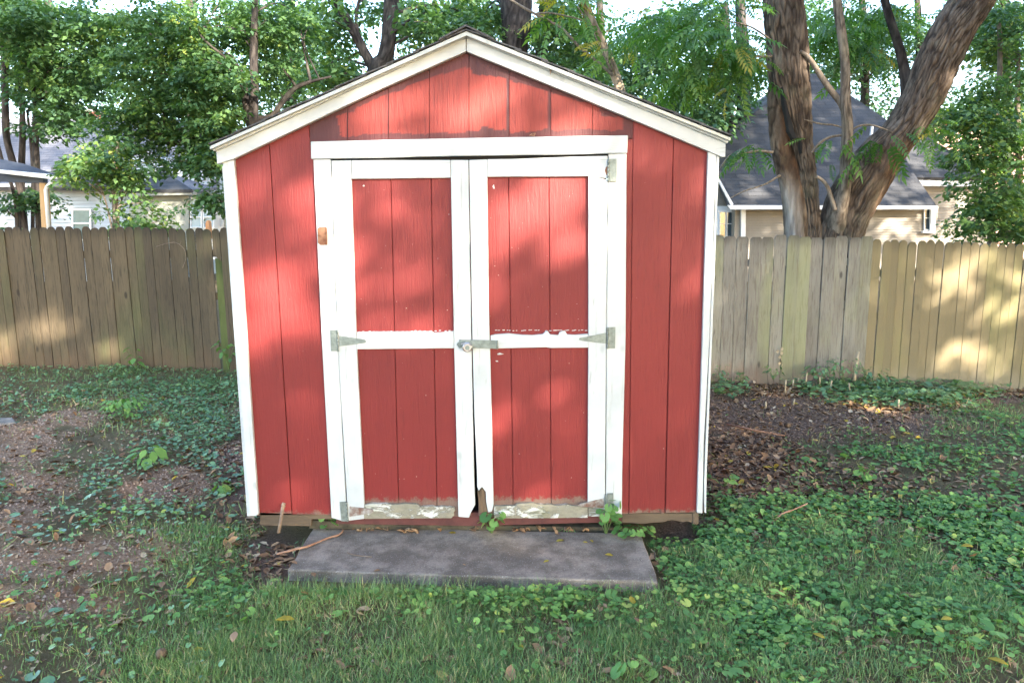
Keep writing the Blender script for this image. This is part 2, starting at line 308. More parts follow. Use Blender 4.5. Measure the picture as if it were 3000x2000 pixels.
MT['straw'] = simple('straw_stalk', (.42, .34, .22), (.5, .42, .3), 20, .9)
def bark_mat(name, c1, c2, sc=9, bd=.03, lich=.3):
    m, n, b = newmat(name); v = coords(n, (1, 1, .22), src='obj'); vo = nd(n, 'ShaderNodeTexNoise'); n.links.new(v, vo.inputs['Vector']); vo.inputs['Scale'].default_value = sc; vo.inputs['Detail'].default_value = 7; vo.inputs['Roughness'].default_value = .7; vo.inputs['Distortion'].default_value = .15
    f = rampf(n, vo.outputs['Fac'], .36, .62); c = mixc(n, f, c1, c2); a = nd(n, 'ShaderNodeAttribute', attribute_name='bark'); s = nd(n, 'ShaderNodeSeparateColor'); n.links.new(a.outputs['Color'], s.inputs[0])
    c = mixc(n, mth(n, 'MULTIPLY', s.outputs[0], .85), c, [x*.35 for x in c1])                       # shade in the furrows painted darker with depth
    c = mixc(n, mth(n, 'MULTIPLY', rampf(n, noise(n, coords(n), 2.6, 4), .5, .75), lich), c, (.20, .22, .16))
    c = mixc(n, s.outputs[1], c, mixc(n, rampf(n, noise(n, coords(n, (1, 1, .12)), 18, 5), .3, .7), (.18, .16, .145), (.42, .40, .38)))   # bare dead wood
    c = mixc(n, s.outputs[2], c, mixc(n, rampf(n, noise(n, coords(n, (1, 1, .3)), 8, 5), .35, .7), (.025, .016, .012), (.15, .085, .052)))  # rot
    setc(n, b, c); b.inputs['Roughness'].default_value = .95; b.inputs['Specular IOR Level'].default_value = .2; bump(n, b, vo.outputs['Fac'], bd); return m
MT['bark'] = bark_mat('furrowed_grey_brown_bark', (.065, .048, .038), (.19, .15, .118)); MT['bark_dark'] = bark_mat('dark_bark', (.03, .026, .026), (.085, .072, .065), lich=.15)
MT['bark_thin'] = bark_mat('smooth_grey_bark', (.13, .105, .085), (.25, .21, .17), 20, .008); MT['bark_pale'] = bark_mat('pale_tan_bark', (.28, .21, .15), (.45, .36, .27), 12, .01, .2)
# ------------------------------------------------------------ terrain
FY = 4.6
zL = at(330, 1082, FY); zR = at(2500, 1130, FY)
def gz(x, y):
    x = np.asarray(x, float); y = np.asarray(y, float)
    t = np.clip(y/FY, 0, 1); t = t*t*(3-2*t)
    far = zL[2]+(np.clip(x, -7, 7)-zL[0])/(zR[0]-zL[0])*(zR[2]-zL[2])
    base = -.152*(1-t)+far*t
    k = np.clip((y+2.2)/4, 0, 1)
    b = .035*(vnoise(x*1.1, y*1.1, 3)-.5)+.018*(vnoise(x*3.1, y*3.1, 5)-.5)
    near = np.clip(1-np.maximum(np.abs(x)/1.5, np.abs(y+.25)/.75)**4, 0, 1)   # level bed of the slab
    hole = .03*np.exp(-((x+1.02)**2/.03+(y-.12)**2/.02))+.04*np.exp(-((x-1.12)**2/.03+(y-.05)**2/.02))
    berm = .030*np.exp(-((y+.66)/.10)**2)*np.clip((.3-x)/.5, 0, 1)*np.clip((x+1.2)/.3, 0, 1)+.012*np.exp(-((y+.70)/.10)**2)*(np.abs(x) < 1.2)
    return base+berm+b*(1-near)-.004*near-hole
gx = np.unique(np.concatenate([np.linspace(-7.5, 7.5, 250), np.linspace(-300, -7.5, 22), np.linspace(7.5, 300, 22)]))
gy = np.unique(np.concatenate([np.linspace(-4, 5, 170), np.linspace(5, 30, 22), np.linspace(30, 400, 10), np.linspace(-60, -4, 16)]))
GX, GY = np.meshgrid(gx, gy); GZ = gz(GX, GY)
def ell(u, v, cu, cv, ru, rv, soft=.35):
    d = np.sqrt(((u-cu)/ru)**2+((v-cv)/rv)**2); return np.clip((1-d)/soft, 0, 1)
def seen(x, y): return proj(np.stack([np.asarray(x), np.asarray(y), gz(x, y)], -1))
def wob(u, v): return u+90*(vnoise(u/60, v/30, 9)-.5), v+50*(vnoise(u/50, v/26, 12)-.5)
def m_mulch(u, v):
    u, v = wob(u, v); return np.maximum.reduce([ell(u, v, 2330, 1212, 420, 92), ell(u, v, 2180, 1350, 200, 150, .5), ell(u, v, 2560, 1235, 260, 50), ell(u, v, 2150, 1150, 130, 60), ell(u, v, 2900, 1150, 160, 35), ell(u, v, 800, 1640, 130, 120, .6), ell(u, v, 690, 1400, 90, 190, .6), ell(u, v, 1980, 1560, 90, 40)])
def m_dirt(u, v):
    u, v = wob(u, v); return np.maximum.reduce([ell(u, v, 40, 1300, 190, 75), ell(u, v, 170, 1235, 130, 32), ell(u, v, 470, 1430, 190, 70), ell(u, v, 110, 1420, 130, 60), ell(u, v, 210, 1640, 330, 75), ell(u, v, 120, 1760, 240, 60), ell(u, v, 430, 1590, 190, 60, .6), ell(u, v, 60, 1520, 140, 60), ell(u, v, 690, 1330, 60, 60)])
U_, V_ = seen(GX, GY); dirt = m_dirt(U_, V_); mul = m_mulch(U_, V_)
offc = (CAM[0]*0+GY < -2.6) | (GY > 5.2); dirt[offc] = .15; mul[offc] = .2
me = bpy.data.meshes.new('ground'); nx, ny = len(gx), len(gy)
idx = np.arange(nx*ny).reshape(ny, nx); fq = np.stack([idx[:-1,:-1], idx[:-1,1:], idx[1:,1:], idx[1:,:-1]], -1).reshape(-1, 4)
me.from_pydata(np.stack([GX.ravel(), GY.ravel(), GZ.ravel()], 1).tolist(), [], fq.tolist()); me.polygons.foreach_set('use_smooth', [True]*len(me.polygons))
ca = me.attributes.new('cover', 'FLOAT_COLOR', 'POINT'); ca.data.foreach_set('color', np.stack([dirt.ravel(), mul.ravel(), mul.ravel()*0, mul.ravel()*0+1], 1).astype(np.float32).ravel())
link('ground', me, MT['ground']); tag(bpy.data.objects['ground'], 'uneven back yard soil, bare in patches', kind='structure')
# ------------------------------------------------------------ slab
sc_ = [atz(920, 1543, -.1), atz(1877, 1560, -.1), atz(1929, 1703, -.1), atz(843, 1668, -.1)]
def between(a, b, n, j):
    return [a+(b-a)*t+np.array([random.uniform(-j, j), random.uniform(-j, j), 0]) for t in np.linspace(0, 1, n)[:-1]]
ol = between(sc_[0], sc_[1], 6, .002)+between(sc_[1], sc_[2], 8, .003)+between(sc_[2], sc_[3], 24, .004)+between(sc_[3], sc_[0], 8, .003)
mb = MB().prism(ol[::-1], (0, 0, -.07)); so_ = mb.build('concrete_slab', MT['concrete'], loc=(0, -.23, -.1), bevel=.006)
tag(so_, 'flat grey concrete step slab lying in front of the red shed doors', 'slab')
# ------------------------------------------------------------ shed
shed = empty('garden_shed', (0, 0, -.1), 'weathered red wooden shed with white trim and double doors', 'shed')
def part(px, Y, th, name, mat, parent=None, bevel=.0015, label=None):
    return MB().pxp(px, Y, th).build(name, mat, parent or shed, bevel=bevel, label=label)
def lerp(a, b, t): return (a[0]+(b[0]-a[0])*t, a[1]+(b[1]-a[1])*t)
# rake line under which boards end (hidden under the rake boards)
RK = [(640, 455), (1366, 125), (2120, 432)]
def rk(u):
    return RK[0][1]+(u-RK[0][0])/(RK[1][0]-RK[0][0])*(RK[1][1]-RK[0][1]) if u < RK[1][0] else RK[1][1]+(u-RK[1][0])/(RK[2][0]-RK[1][0])*(RK[2][1]-RK[1][1])
def ragged(a, b, n, amp, seed):
    r = random.Random(seed); o = []; y = 0
    for i in range(n+1):
        t = i/n; p = lerp(a, b, t); y = .6*y+r.uniform(-amp, amp); o.append((p[0], p[1]+(y if 0 < i < n else 0)))
    return o
G_ = 0.9   # half groove width seen
def strip(t0, b0, t1, b1, name='siding_board', foot=None, parent=None, Y=0.0, mat='siding'):
    a = [(t0[0]+G_, rk(t0[0])), (t1[0]-G_, rk(t1[0]))] if t0[1] is None else [(t0[0]+G_, t0[1]), (t1[0]-G_, t1[1])]
    low = foot or [(b1[0]-G_, b1[1]), (b0[0]+G_, b0[1])]
    return part([*a, *low], Y, .011, name, MT[mat], parent, bevel=.0012)
# left and right wall boards
strip((676, None), (750, 1508), (787, None), (856, 1506), foot=[(854, 1506)]+ragged((840, 1500), (757, 1500), 12, 5, 3))
part([(787+G_, rk(787)), (907-G_, rk(907)), (907-G_, 400), (924, 470), (985, 1508), (856+G_, 1506)], 0, .011, 'siding_board', MT['siding'])
strip((1826, 404), (1812, 1505), (1855, 404), (1842, 1504))
strip((1855, None), (1842, 1504), (1974, None), (1948, 1503), foot=[(1946, 1503), (1937, 1503), (1934, 1490)]+ragged((1928, 1490), (1896, 1493), 5, 2, 5)+[(1880, 1502), (1843, 1504)])
strip((1974, None), (1948, 1503), (2085, None), (2052, 1503), foot=[(2050, 1503)]+ragged((2046, 1500), (1950, 1502), 9, 3, 9))
# gable boards carry the patchy repaint: fresh red inside an old maroon border
fresh = [(x/2.178+900, y/2.178) for x, y in [(190,735),(215,875),(270,875),(350,860),(520,855),(530,850),(700,857),(780,850),(1030,845),(1095,835),(1110,800),(1165,822),(1280,830),(1300,847),(1430,838),(1545,820),(1560,835),(1815,822),(1850,828),(1960,834),(2010,830),(2022,790),(2015,760),(1990,750),(1870,740),(1865,690),(1820,668),(1700,635),(1550,588),(1400,545),(1290,513),(1240,492),(1050,472),(1045,435),(1000,435),(880,468),(780,500),(640,548),(620,572),(520,597),(390,655),(320,682),(300,712)]]
def inside(u, v, poly):
    c = np.zeros(u.shape, bool); n = len(poly)
    for i in range(n):
        x0, y0 = poly[i]; x1, y1 = poly[(i+1) % n]
        cr = ((y0 > v) != (y1 > v)); xx = (x1-x0)*(v-y0)/((y1-y0) or 1e-9)+x0; c ^= cr & (u < xx)
    return c
gr = [907, 1019, 1139, 1258, 1374, 1492, 1614, 1736, 1855]; hb = lambda u: 420-(u-907)*.0194
for i in range(8):
    ua, ub = gr[i]+G_, gr[i+1]-G_; nc, nr = 22, 56; vs = []; old = []
    for r in range(nr+1):
        for c in range(nc+1):
            u = ua+(ub-ua)*c/nc; top = min(rk(u), 392); v = hb(u)+6+(top-hb(u)-6)*r/nr; vs.append(at(u, v, 0)); du = 5*(vnoise(np.array(u/9.), np.array(v/9.), 2)-.5); dv = 6*(vnoise(np.array(u/12.), np.array(v/12.), 4)-.5)
            o = 0.0 if inside(np.array([u+du]), np.array([v+dv]), fresh)[0] else 1.0
            if gr[i+1] in (1492, 1614) and u > ub-9 or gr[i+1] == 1139 and u > ub-5 or gr[i+1] == 1019 and u > ub-4: o = 1.0
            if u < 912 and v > 380: o = 1.0
            old.append(o)
    P = wl(shed); me = bpy.data.meshes.new('gable_board'); fs = [(r*(nc+1)+c, r*(nc+1)+c+1, (r+1)*(nc+1)+c+1, (r+1)*(nc+1)+c) for r in range(nr) for c in range(nc)]
    me.from_pydata([tuple(Vector(p)-P) for p in vs], [], fs); a = me.attributes.new('old', 'FLOAT', 'POINT'); a.data.foreach_set('value', old)
    o = link('gable_board', me, MT['gable'], shed, P); sd = o.modifiers.new('s', 'SOLIDIFY'); sd.thickness = .010; sd.offset = -1
# structure behind
DEP = 3.0; A0 = at(655, 1508, 0); A1 = at(2102, 460, 0); XL, XR = A0[0]*0-1.215, 1.235; zE = 1.86; pk = at(1366, 92, -.07); zP = pk[2]
mb = MB().prism([(XL+.01, .012, .0), (at(1010,1500,0)[0], .012, 0), (at(1010,1500,0)[0], .012, 1.93), (at(1790,1500,0)[0], .012, 1.93), (at(1790,1500,0)[0], .012, 0), (XR-.01, .012, 0), (XR-.01, .012, zE+.02), (pk[0], .012, zP-.1), (XL+.01, .012, zE+.02)][::-1], (0, .015, 0)); mb.build('front_sheathing', MT['siding'], shed)
MB().box(XL+.01, XR-.01, .03, DEP, -.02, 0.0).build('shed_floor', MT['dark'], shed)
for sx, nm in ((XL, 'side_wall'), (XR, 'side_wall')):
    w_ = empty(nm, (sx, DEP/2, 0), None, None); w_.parent = shed; w_.location = Vector((sx, DEP/2, 0))-wl(shed)
    nb = 14; d = .016 if sx < 0 else -.016
    for k in range(nb):
        y0 = .03+(DEP-.03)*k/nb+.0025; y1 = .03+(DEP-.03)*(k+1)/nb-.0025; MB().box(min(sx, sx+d), max(sx, sx+d), y0, y1, 0, zE).build('siding_board', MT['siding'], w_, bevel=.002)
MB().box(XL+.02, XR-.02, DEP-.02, DEP, 0, zE).build('rear_wall', MT['siding'], shed)
MB().prism([(XL+.02, DEP-.02, zE), (XR-.02, DEP-.02, zE), (pk[0], DEP-.02, zP-.12)], (0, .02, 0)).build('rear_gable', MT['siding'], shed)
for s in (-1, 1):    # added near-black sheets paint the inside as shaded
    x = XL+.03 if s < 0 else XR-.03; MB().box(x-.005, x+.005, .03, DEP-.03, 0, zE-.02).build('inner_dark_sheet', MT['dark'], shed)
# roof planes, drip edge and shingle courses
for s in (-1, 1):
    e = at(616, 428, -.07) if s < 0 else at(2140, 403, -.07); p0 = np.array([pk[0], 0, zP]); e0 = np.array([e[0], 0, e[2]])
    rf = MB().prism([(p0[0], -.075, p0[2]-.002), (e0[0], -.075, e0[2]-.002), (e0[0], -.075, e0[2]-.016), (p0[0], -.075, p0[2]-.02)], (0, DEP+.2, 0)).build('roof', MT['drip'], shed)
    L = np.linalg.norm(e0-p0); dr = (e0-p0)/L; nrm = np.array([-dr[2], 0, dr[0]]); nrm = nrm*(1 if nrm[2] > 0 else -1); nC = 10
    for k in range(nC):
        a = p0+dr*(L*(k+1)/nC+.002)+nrm*.006; b = p0+dr*(L*k/nC-.03 if k else 0)+nrm*.001; yy = -.079; j = 0
        while yy < DEP+.12:
            wdt = .33; y1 = min(yy+wdt-.004, DEP+.13); lift = random.uniform(0, .003); dy = random.uniform(-.007, .004) if j == 0 else 0
            c1 = [tuple(p) for p in (a+nrm*lift, a+nrm*(.006+lift), b+nrm*.007, b)]
            MB().prism([(q[0], yy+dy, q[2]) for q in c1], (0, y1-yy-dy, 0)).build('shingle', MT['shed_shingle'], rf); yy += wdt-.16*(k % 2)*(j == 0); j += 1
MB().prism([(pk[0]-.13, -.09, zP-.045), (pk[0], -.09, zP+.017), (pk[0]+.13, -.09, zP-.045), (pk[0]+.13, -.09, zP-.036), (pk[0], -.09, zP+.026), (pk[0]-.13, -.09, zP-.036)], (0, DEP+.2, 0)).build('ridge_cap', MT['shed_shingle'], shed)
# rake boards
part([(633, 439), (1365, 108), (1365, 151), (1100, 268), (684, 466), (636, 481)], -.034, .032, 'rake_board', MT['white_h'])
part([(1367, 108), (2126, 418), (2125, 459), (2116, 460), (2075, 443), (1700, 286), (1367, 151)], -.034, .032, 'rake_board', MT['white_h'])
part([(617, 431), (1365, 91), (1365, 109), (700, 412), (626, 443)], -.052, .05, 'rake_cap', MT['white_h'])
part([(1367, 91), (2139, 405), (2132, 420), (2120, 414), (1367, 109)], -.052, .05, 'rake_cap', MT['white_h'])
# soffit strips closing the eaves
# corner trim
part([(652, 472), (685, 458), (722, 985), (757, 1506), (748, 1511), (731, 1510), (690, 980)], -.022, .021, 'corner_trim', MT['white'])
part([(2075, 444), (2099, 452), (2079, 985), (2062, 1300), (2058, 1503), (2042, 1501), (2058, 1000)], -.022, .021, 'corner_trim', MT['white'])
xr = at(2100, 460, 0)[0]
mb = MB().prism([at(2100, 455, -.02), at(2107, 459, -.02), at(2087, 985, -.02), at(2071, 1380, -.02), at(2069, 1504, -.02), at(2064, 1500, -.02), at(2062, 1430, -.02), at(2067, 1300, -.02), at(2080, 985, -.02)], (0, .11, 0)); mb.build('corner_trim', MT['white'], shed, bevel=.0015, label='split white side board of the right corner, cracked at its foot')
xl = at(652, 475, 0)[0]; MB().box(xl-.004, xl+.012, 0, .09, -.0, 1.84).build('corner_trim', MT['white'], shed)
# door surround
part([(910, 415), (1350, 405), (1840, 396.5), (1838, 449), (1350, 457), (911, 466)], -.03, .029, 'header_board', MT['white_h'], bevel=.003)
part([(918, 468), (968, 467), (987, 960), (1016, 1524), (1008, 1527), (971, 1516), (942, 985)], -.022, .021, 'door_jamb', MT['white'], bevel=.002)
part([(1783, 451), (1836, 450), (1833, 985), (1823, 1380), (1822, 1511), (1812, 1511), (1775, 1498), (1776, 1380), (1777, 985)], -.022, .021, 'door_jamb', MT['white'], bevel=.002)
part([(975, 456), (1783, 444), (1783, 464), (975, 480)], .004, .02, 'door_gap_shade', MT['dark'], bevel=0)  # near-black strip paints the shade in the gap above the doors
# foundation
part([(760, 1500), (985, 1506), (985, 1520), (912, 1521), (912, 1541), (760, 1539)]+[(761, 1520)], .012, .035, 'base_beam', MT['beam'], bevel=.003)
part([(1822, 1503), (2030, 1503), (2045, 1503), (2044, 1532)]+ragged((2010, 1527), (1960, 1524), 4, 1.5, 2)+ragged((1945, 1529), (1880, 1534), 4, 1.5, 3)+[(1822, 1531)], .012, .035, 'base_beam', MT['beam'], bevel=.003)
part([(2029, 1501), (2047, 1500), (2047, 1536), (2030, 1535)], .004, .02, 'rotten_block', MT['beam'], bevel=.004)
part([(985, 1500), (1822, 1500), (1822, 1528), (1400, 1540), (985, 1534)], .016, .03, 'threshold', MT['maroon'])
part([(905, 1524), (1100, 1535), (1830, 1545), (1830, 1562), (1100, 1552), (905, 1548)], .03, .06, 'sill_beam', MT['sill'], bevel=.004)
for x in (-.75, .75): MB().box(x-.05, x+.05, .12, DEP-.05, -.13, -.02).build('skid', MT['beam'], shed)
# doors
def door(label):
    d = empty('door', (0, 0, 0), label, None); d.parent = shed; d.location = -wl(shed); return d
dl = door('left shed door, sagging with a gap above it'); dr_ = door('right shed door with rotten lower stile and hasp')
def dbo(d, ts, bs, low):
    for i in range(len(ts)-1):
        part([(ts[i]+G_, 480), (ts[i+1]-G_, 480), (bs[i+1]-G_, 1512), (bs[i]+G_, 1512)], -.004, .011, 'siding_board', MT['siding'], d)
dbo(dl, [1000, 1029+115, 1262, 1350], [1040, 1169, 1281, 1362], 0)
dbo(dr_, [1400, 1489, 1608, 1760], [1420, 1504, 1615, 1750], 0)
MB().pxp([(985, 485), (1368, 485), (1380, 1510), (1030, 1510)], .0078, .009).build('door_back', MT['siding'], dl)
MB().pxp([(1385, 485), (1775, 485), (1765, 1510), (1402, 1510)], .0078, .009).build('door_back', MT['siding'], dr_)
W_, Wh = MT['white'], MT['white_h']
part([(971, 471), (1029, 470), (1029, 525), (1044, 1000), (1067, 1475), (1067, 1519), (1020, 1525), (989, 1000)], -.025, .020, 'stile', W_, dl, .002)
part([(1320, 469), (1372.5, 469), (1376, 720), (1381, 1000), (1389, 1400), (1392, 1478), (1379, 1502), (1374, 1516), (1343, 1513), (1330, 1000)], -.025, .020, 'stile', W_, dl, .002)
part([(1030, 470), (1319, 469), (1320, 521), (1030, 524)], -.025, .020, 'rail', Wh, dl, .002)
part([(1045, 973), (1100, 972), (1265, 971), (1272, 975), (1290, 974), (1329, 970), (1330, 1020), (1045, 1023)], -.0255, .020, 'rail', Wh, dl, .002)
part([(1068, 1479)]+ragged((1090, 1474), (1225, 1478), 14, 2.2, 21)+[(1232, 1484)]+ragged((1245, 1483), (1330, 1486), 8, 2.5, 22)+[(1334, 1495), (1329, 1500), (1331, 1508), (1322, 1517), (1070, 1519), (1060, 1512)], -.024, .018, 'rail', MT['rot'], dl, .001, 'peeling rotten bottom rail')
part([(1374.5, 469), (1427, 467.5), (1432, 900), (1438, 1100), (1446, 1480), (1441, 1498), (1430, 1500), (1424, 1470), (1423, 1440), (1412, 1426), (1402, 1437), (1398, 1425), (1397, 1380), (1389, 1200), (1384, 1000)], -.025, .020, 'stile', W_, dr_, .002)
part([(1398, 1436), (1404, 1438), (1412, 1427), (1421, 1436), (1422, 1470), (1428, 1498), (1405, 1500), (1402, 1470)], -.018, .014, 'rotten_core', MT['rotwood'], dr_, .001)
part([(1724, 514), (1781, 527), (1776, 1000), (1773, 1400), (1773, 1492), (1722, 1484), (1724, 1000)], -.025, .020, 'stile', W_, dr_, .002)
part([(1428, 467), (1500, 466), (1780, 456.5), (1781, 523), (1728, 516), (1428, 518)], -.0255, .020, 'rail', Wh, dr_, .002)
tp = [(1437, 983), (1450, 980), (1490, 977), (1530, 981), (1560, 982), (1590, 979), (1600, 970), (1604, 969), (1612, 980), (1636, 982), (1640, 973), (1650, 969), (1656, 971), (1662, 980), (1685, 981), (1723, 978)]
part(tp+[(1724, 1018), (1612, 1019), (1600, 1017), (1439, 1021)], -.0255, .020, 'rail', Wh, dr_, .0015, 'middle rail with peeling top edge')
part([(1447, 1482)]+ragged((1510, 1481), (1516, 1475), 2, 1, 31)+ragged((1540, 1474), (1640, 1480), 9, 2.2, 32)+ragged((1660, 1477), (1722, 1486), 5, 2, 33)+[(1722, 1516), (1447, 1518)], -.024, .018, 'rail', MT['rot'], dr_, .001, 'peeling rotten bottom rail')
part([(1724, 1487), (1777, 1490), (1776, 1512), (1725, 1512)], -.0235, .018, 'rail_end', MT['rot'], dr_, .001)
mb = MB()   # flakes of old white paint line above the rail
for k in range(26):
    u = 1450+k*10.6+random.uniform(-3, 3)
    if 1585 < u < 1592: continue
    l = random.uniform(4, 10); v = 967+random.uniform(-1.2, 1.2); mb.pxp([(u, v), (u+l, v-.5), (u+l, v+random.uniform(1, 2)), (u, v+random.uniform(1, 2.2))], -.0052, .001)
for k in range(20):
    u = 1048+k*14+random.uniform(-4, 4); v = 971-k*.15+random.uniform(-1.5, .5); mb.pxp([(u, v), (u+6, v-.5), (u+6, v+2), (u, v+2)], -.0052, .001)
mb.pxp([(1457, 1036), (1464, 1033), (1476, 1037), (1464, 1039), (1458, 1039)], -.0052, .001).pxp([(1452, 1056), (1458, 1056), (1460, 1059), (1453, 1059)], -.0052, .001)
mb.pxp([(1443, 546), (1447, 540), (1449, 553), (1446, 553)], -.0052, .001).pxp([(1062, 545), (1066, 541), (1069, 546), (1064, 547)], -.0052, .001).build('paint_flakes', W_, dr_)
# hinges
def disc(mb, u, v, r, Y, th=.003, n=8):
    return mb.pxp([(u+r*math.cos(2*math.pi*k/n), v-r*math.sin(2*math.pi*k/n)) for k in range(n)][::-1], Y, th)
def hinge(d, butt, knuckle, strap, sm, bm=None, screws=(), sname='strap_hinge', Y=-.029):
    mb = MB(); mb.pxp(butt, Y, .004); u0, v0, u1, v1 = knuckle; n = 5
    for k in range(n):
        a = at(u0+(u1-u0)*(k+.06)/n, v0+(v1-v0)*(k+.06)/n, Y-.003); b = at(u0+(u1-u0)*(k+.94)/n, v0+(v1-v0)*(k+.94)/n, Y-.003); mb.tube([a, b], .0052, 8)
    ub = [q[0] for q in butt]; inb = lambda u: min(ub) < u < max(ub)
    for (u, v) in screws:
        if inb(u): disc(mb, u, v, 2.1, Y-.0015)
    o = mb.build(sname, MT[bm or sm], d, bevel=.0005)
    if strap:
        s = MB().pxp(strap, Y-.001, .004)
        for (u, v) in screws:
            if not inb(u): disc(s, u, v, 2.1, Y-.0025)
        o2 = s.build('hinge_strap', MT[sm], d, bevel=.0005)
hinge(dl, [(967, 966), (985, 966), (988, 1028), (970, 1028)], (988, 966, 991, 1030), [(994, 983), (1068, 994), (1073, 999), (1071, 1004), (994, 1014)], 'zinc', screws=[(977, 974), (973, 990), (978, 1005), (973, 1022), (1027, 998), (1004, 1005)], sname='tee_hinge')
hinge(dr_, [(1784, 958), (1803, 958), (1802, 1020), (1782, 1020)], (1780, 958, 1780, 1022), [(1776, 975), (1776, 1006), (1706, 998), (1696, 995), (1698, 990)], 'zinc', screws=[(1797, 965), (1792, 981), (1797, 998), (1792, 1013), (1742, 990)], sname='tee_hinge')
hinge(dr_, [(1785, 466), (1806, 465), (1806, 532), (1785, 532)], (1782, 466, 1782, 532), None, 'zinc', screws=[(1801, 473), (1797, 490), (1801, 507), (1797, 523)], sname='tee_hinge', Y=-.031)
part([(1781, 485), (1781, 515), (1776, 512), (1772, 500), (1775, 490)], -.027, .002, 'rust_patch', MT['rust'], dr_, 0)
hinge(dl, [(995, 1470), (1014, 1469), (1018, 1526), (1000, 1526)], (1015, 1470, 1019, 1527), [(1024, 1483), (1090, 1491), (1094, 1496), (1090, 1503), (1024, 1513)], 'rustzinc', 'zinc', [(1006, 1476), (1001, 1491), (1031, 1491), (1056, 1496), (1089, 1497), (1034, 1507), (1010, 1510)], 'tee_hinge')
hinge(dr_, [(1779, 1445), (1796, 1444), (1797, 1504), (1779, 1500)], (1774, 1447, 1774, 1480), [(1770, 1459), (1770, 1488), (1712, 1484), (1692, 1481), (1700, 1475)], 'rustzinc', 'zinc', [(1791, 1452), (1786, 1466), (1791, 1480), (1738, 1477), (1702, 1478)], 'tee_hinge')
o = MB().pxp([(930, 670), (934, 666), (955, 665), (957, 717), (938, 718), (931, 711)], -.026, .004); o.tube([at(956, 667, -.027), at(957, 717, -.027)], .004, 8)
for q in ((936, 671), (934, 690), (939, 710)): disc(o, *q, 2.2, -.0275)
o.build('rusty_hinge_leaf', MT['rust'], shed, bevel=.0008, label='loose rusty hinge leaf on the left jamb')
hs = MB().pxp([(1345, 995), (1457, 997), (1458, 1022), (1400, 1020), (1345, 1018)], -.034, .006)
hs.pxp([(1345, 1001), (1345, 1016), (1350, 1022), (1342, 1016), (1338, 1009), (1340, 1004)], -.033, .005).tube([at(1456, 997, -.036), at(1457, 1022, -.036)], .005, 8); hs.build('hasp', MT['zinc'], dr_, bevel=.001)
st = MB().tube([at(1352, 1008, -.034), at(1352, 1007, -.058), at(1366, 1006, -.060), at(1368, 1008, -.034)], .0035, 8); st.build('hasp_staple', MT['chrome'], dl)
lock = empty('padlock', at(1370, 1016, -.06), 'small round steel padlock hanging from the hasp of the shed doors', 'padlock')
lb = MB(); c = at(1370, 1016, -.055); n = 20; R_ = 14.5/F*3.6
lb.prism([(c[0]+R_*math.cos(-2*math.pi*k/n), -.075, c[2]+R_*math.sin(-2*math.pi*k/n)) for k in range(n)][::-1], (0, .026, 0)); lb.build('lock_body', MT['chrome'], lock, bevel=.006)
lb = MB(); lb.prism([(c[0]+R_*.45*math.cos(2*math.pi*k/n), -.078, c[2]-.002+R_*.45*math.sin(2*math.pi*k/n)) for k in range(n)], (0, .004, 0)); lb.build('lock_face', MT['zinc'], lock, bevel=.001)
MB().tube([at(1362, 1014, -.062), at(1358, 1006, -.07), at(1366, 1003, -.066), at(1374, 1006, -.062), at(1370, 1012, -.062)], .0036, 8).build('shackle', MT['chrome'], lock)
# ------------------------------------------------------------ fences
def pmesh(wd, h, kind, seed):
    r = random.Random(seed); p = []
    if kind == 'round': p = [(0, h-.045), (.006, h-.028), (wd*.16, h-.012), (wd*.34, h-.002), (wd*.5, h), (wd*.66, h-.002), (wd*.84, h-.012), (wd-.006, h-.028), (wd, h-.045)]
    else: p = [(0, h-.032), (.012, h-.012), (.026, h), (wd-.026, h), (wd-.012, h-.012), (wd, h-.032)]
    p = [(x, z+r.uniform(-.002, .002)) for x, z in p]; k = 6; q = [(wd+r.uniform(-.0015, .0015), p[-1][1]*(1-i/k)) for i in range(1, k)]+[(wd, 0), (0, 0)]+[(r.uniform(-.0015, .0015), p[0][1]*i/k) for i in range(1, k)]
    pts = p+q; mb = MB().prism([(x, 0, z) for x, z in pts], (0, .016, 0)); me = bpy.data.meshes.new('picket'); me.from_pydata(mb.v, [], mb.f); return me
def fence(label, mat, u0, u1, sp, vt, kind, wfr, extra0, extra1, rowcap, lean=0.0, skip=()):
    a = at(u0, vt(u0), FY); root = empty('privacy_fence', (a[0], FY, float(gz(a[0], FY))), label, 'fence'); base = at(u0, vt(u0), FY)[0]
    dx = (at(u0+sp*10, vt(u0), FY)[0]-base)/10; meshes = {}; k = -extra0; last = int(round((u1-u0)/sp))+extra1
    while k < last:
        x = base+dx*k; uu = u0+sp*k; zt = at(uu, vt(min(max(uu, u0-200), u1+200)), FY)[2]+random.uniform(-.014, .014); zb = float(gz(x, FY))-.03; h = 1.6
        key = (k*7) % 5
        if key not in meshes: meshes[key] = pmesh(dx*wfr, h, kind, key+int(u0)); meshes[key].materials.append(MT[mat])
        if k not in skip:
            o = bpy.data.objects.new('picket', meshes[key]); COL.objects.link(o); o.parent = root; o.location = Vector((x+random.uniform(-.0025, .0025), FY+random.uniform(-.005, .005), zb))-root.location
            o.scale = (1, 1, (zt-zb)/h); o.rotation_euler = (random.uniform(-.006, .006), random.uniform(-.005, .005)+lean, random.uniform(-.03, .03))
        k += 1
    x0, x1 = base-dx*extra0, base+dx*last; zb = float(gz((x0+x1)/2, FY))
    for hz in (.25, .85, 1.35): MB().box(x0, x1, FY+.024, FY+.062, zb+hz, zb+hz+.085).build('fence_rail', MT[mat], root)
    x = x0+.3
    while x < x1: MB().box(x, x+.09, FY+.064, FY+.154, zb-.1, zb+1.5).build('fence_post', MT[mat], root); x += 2.4
    return root, base, dx
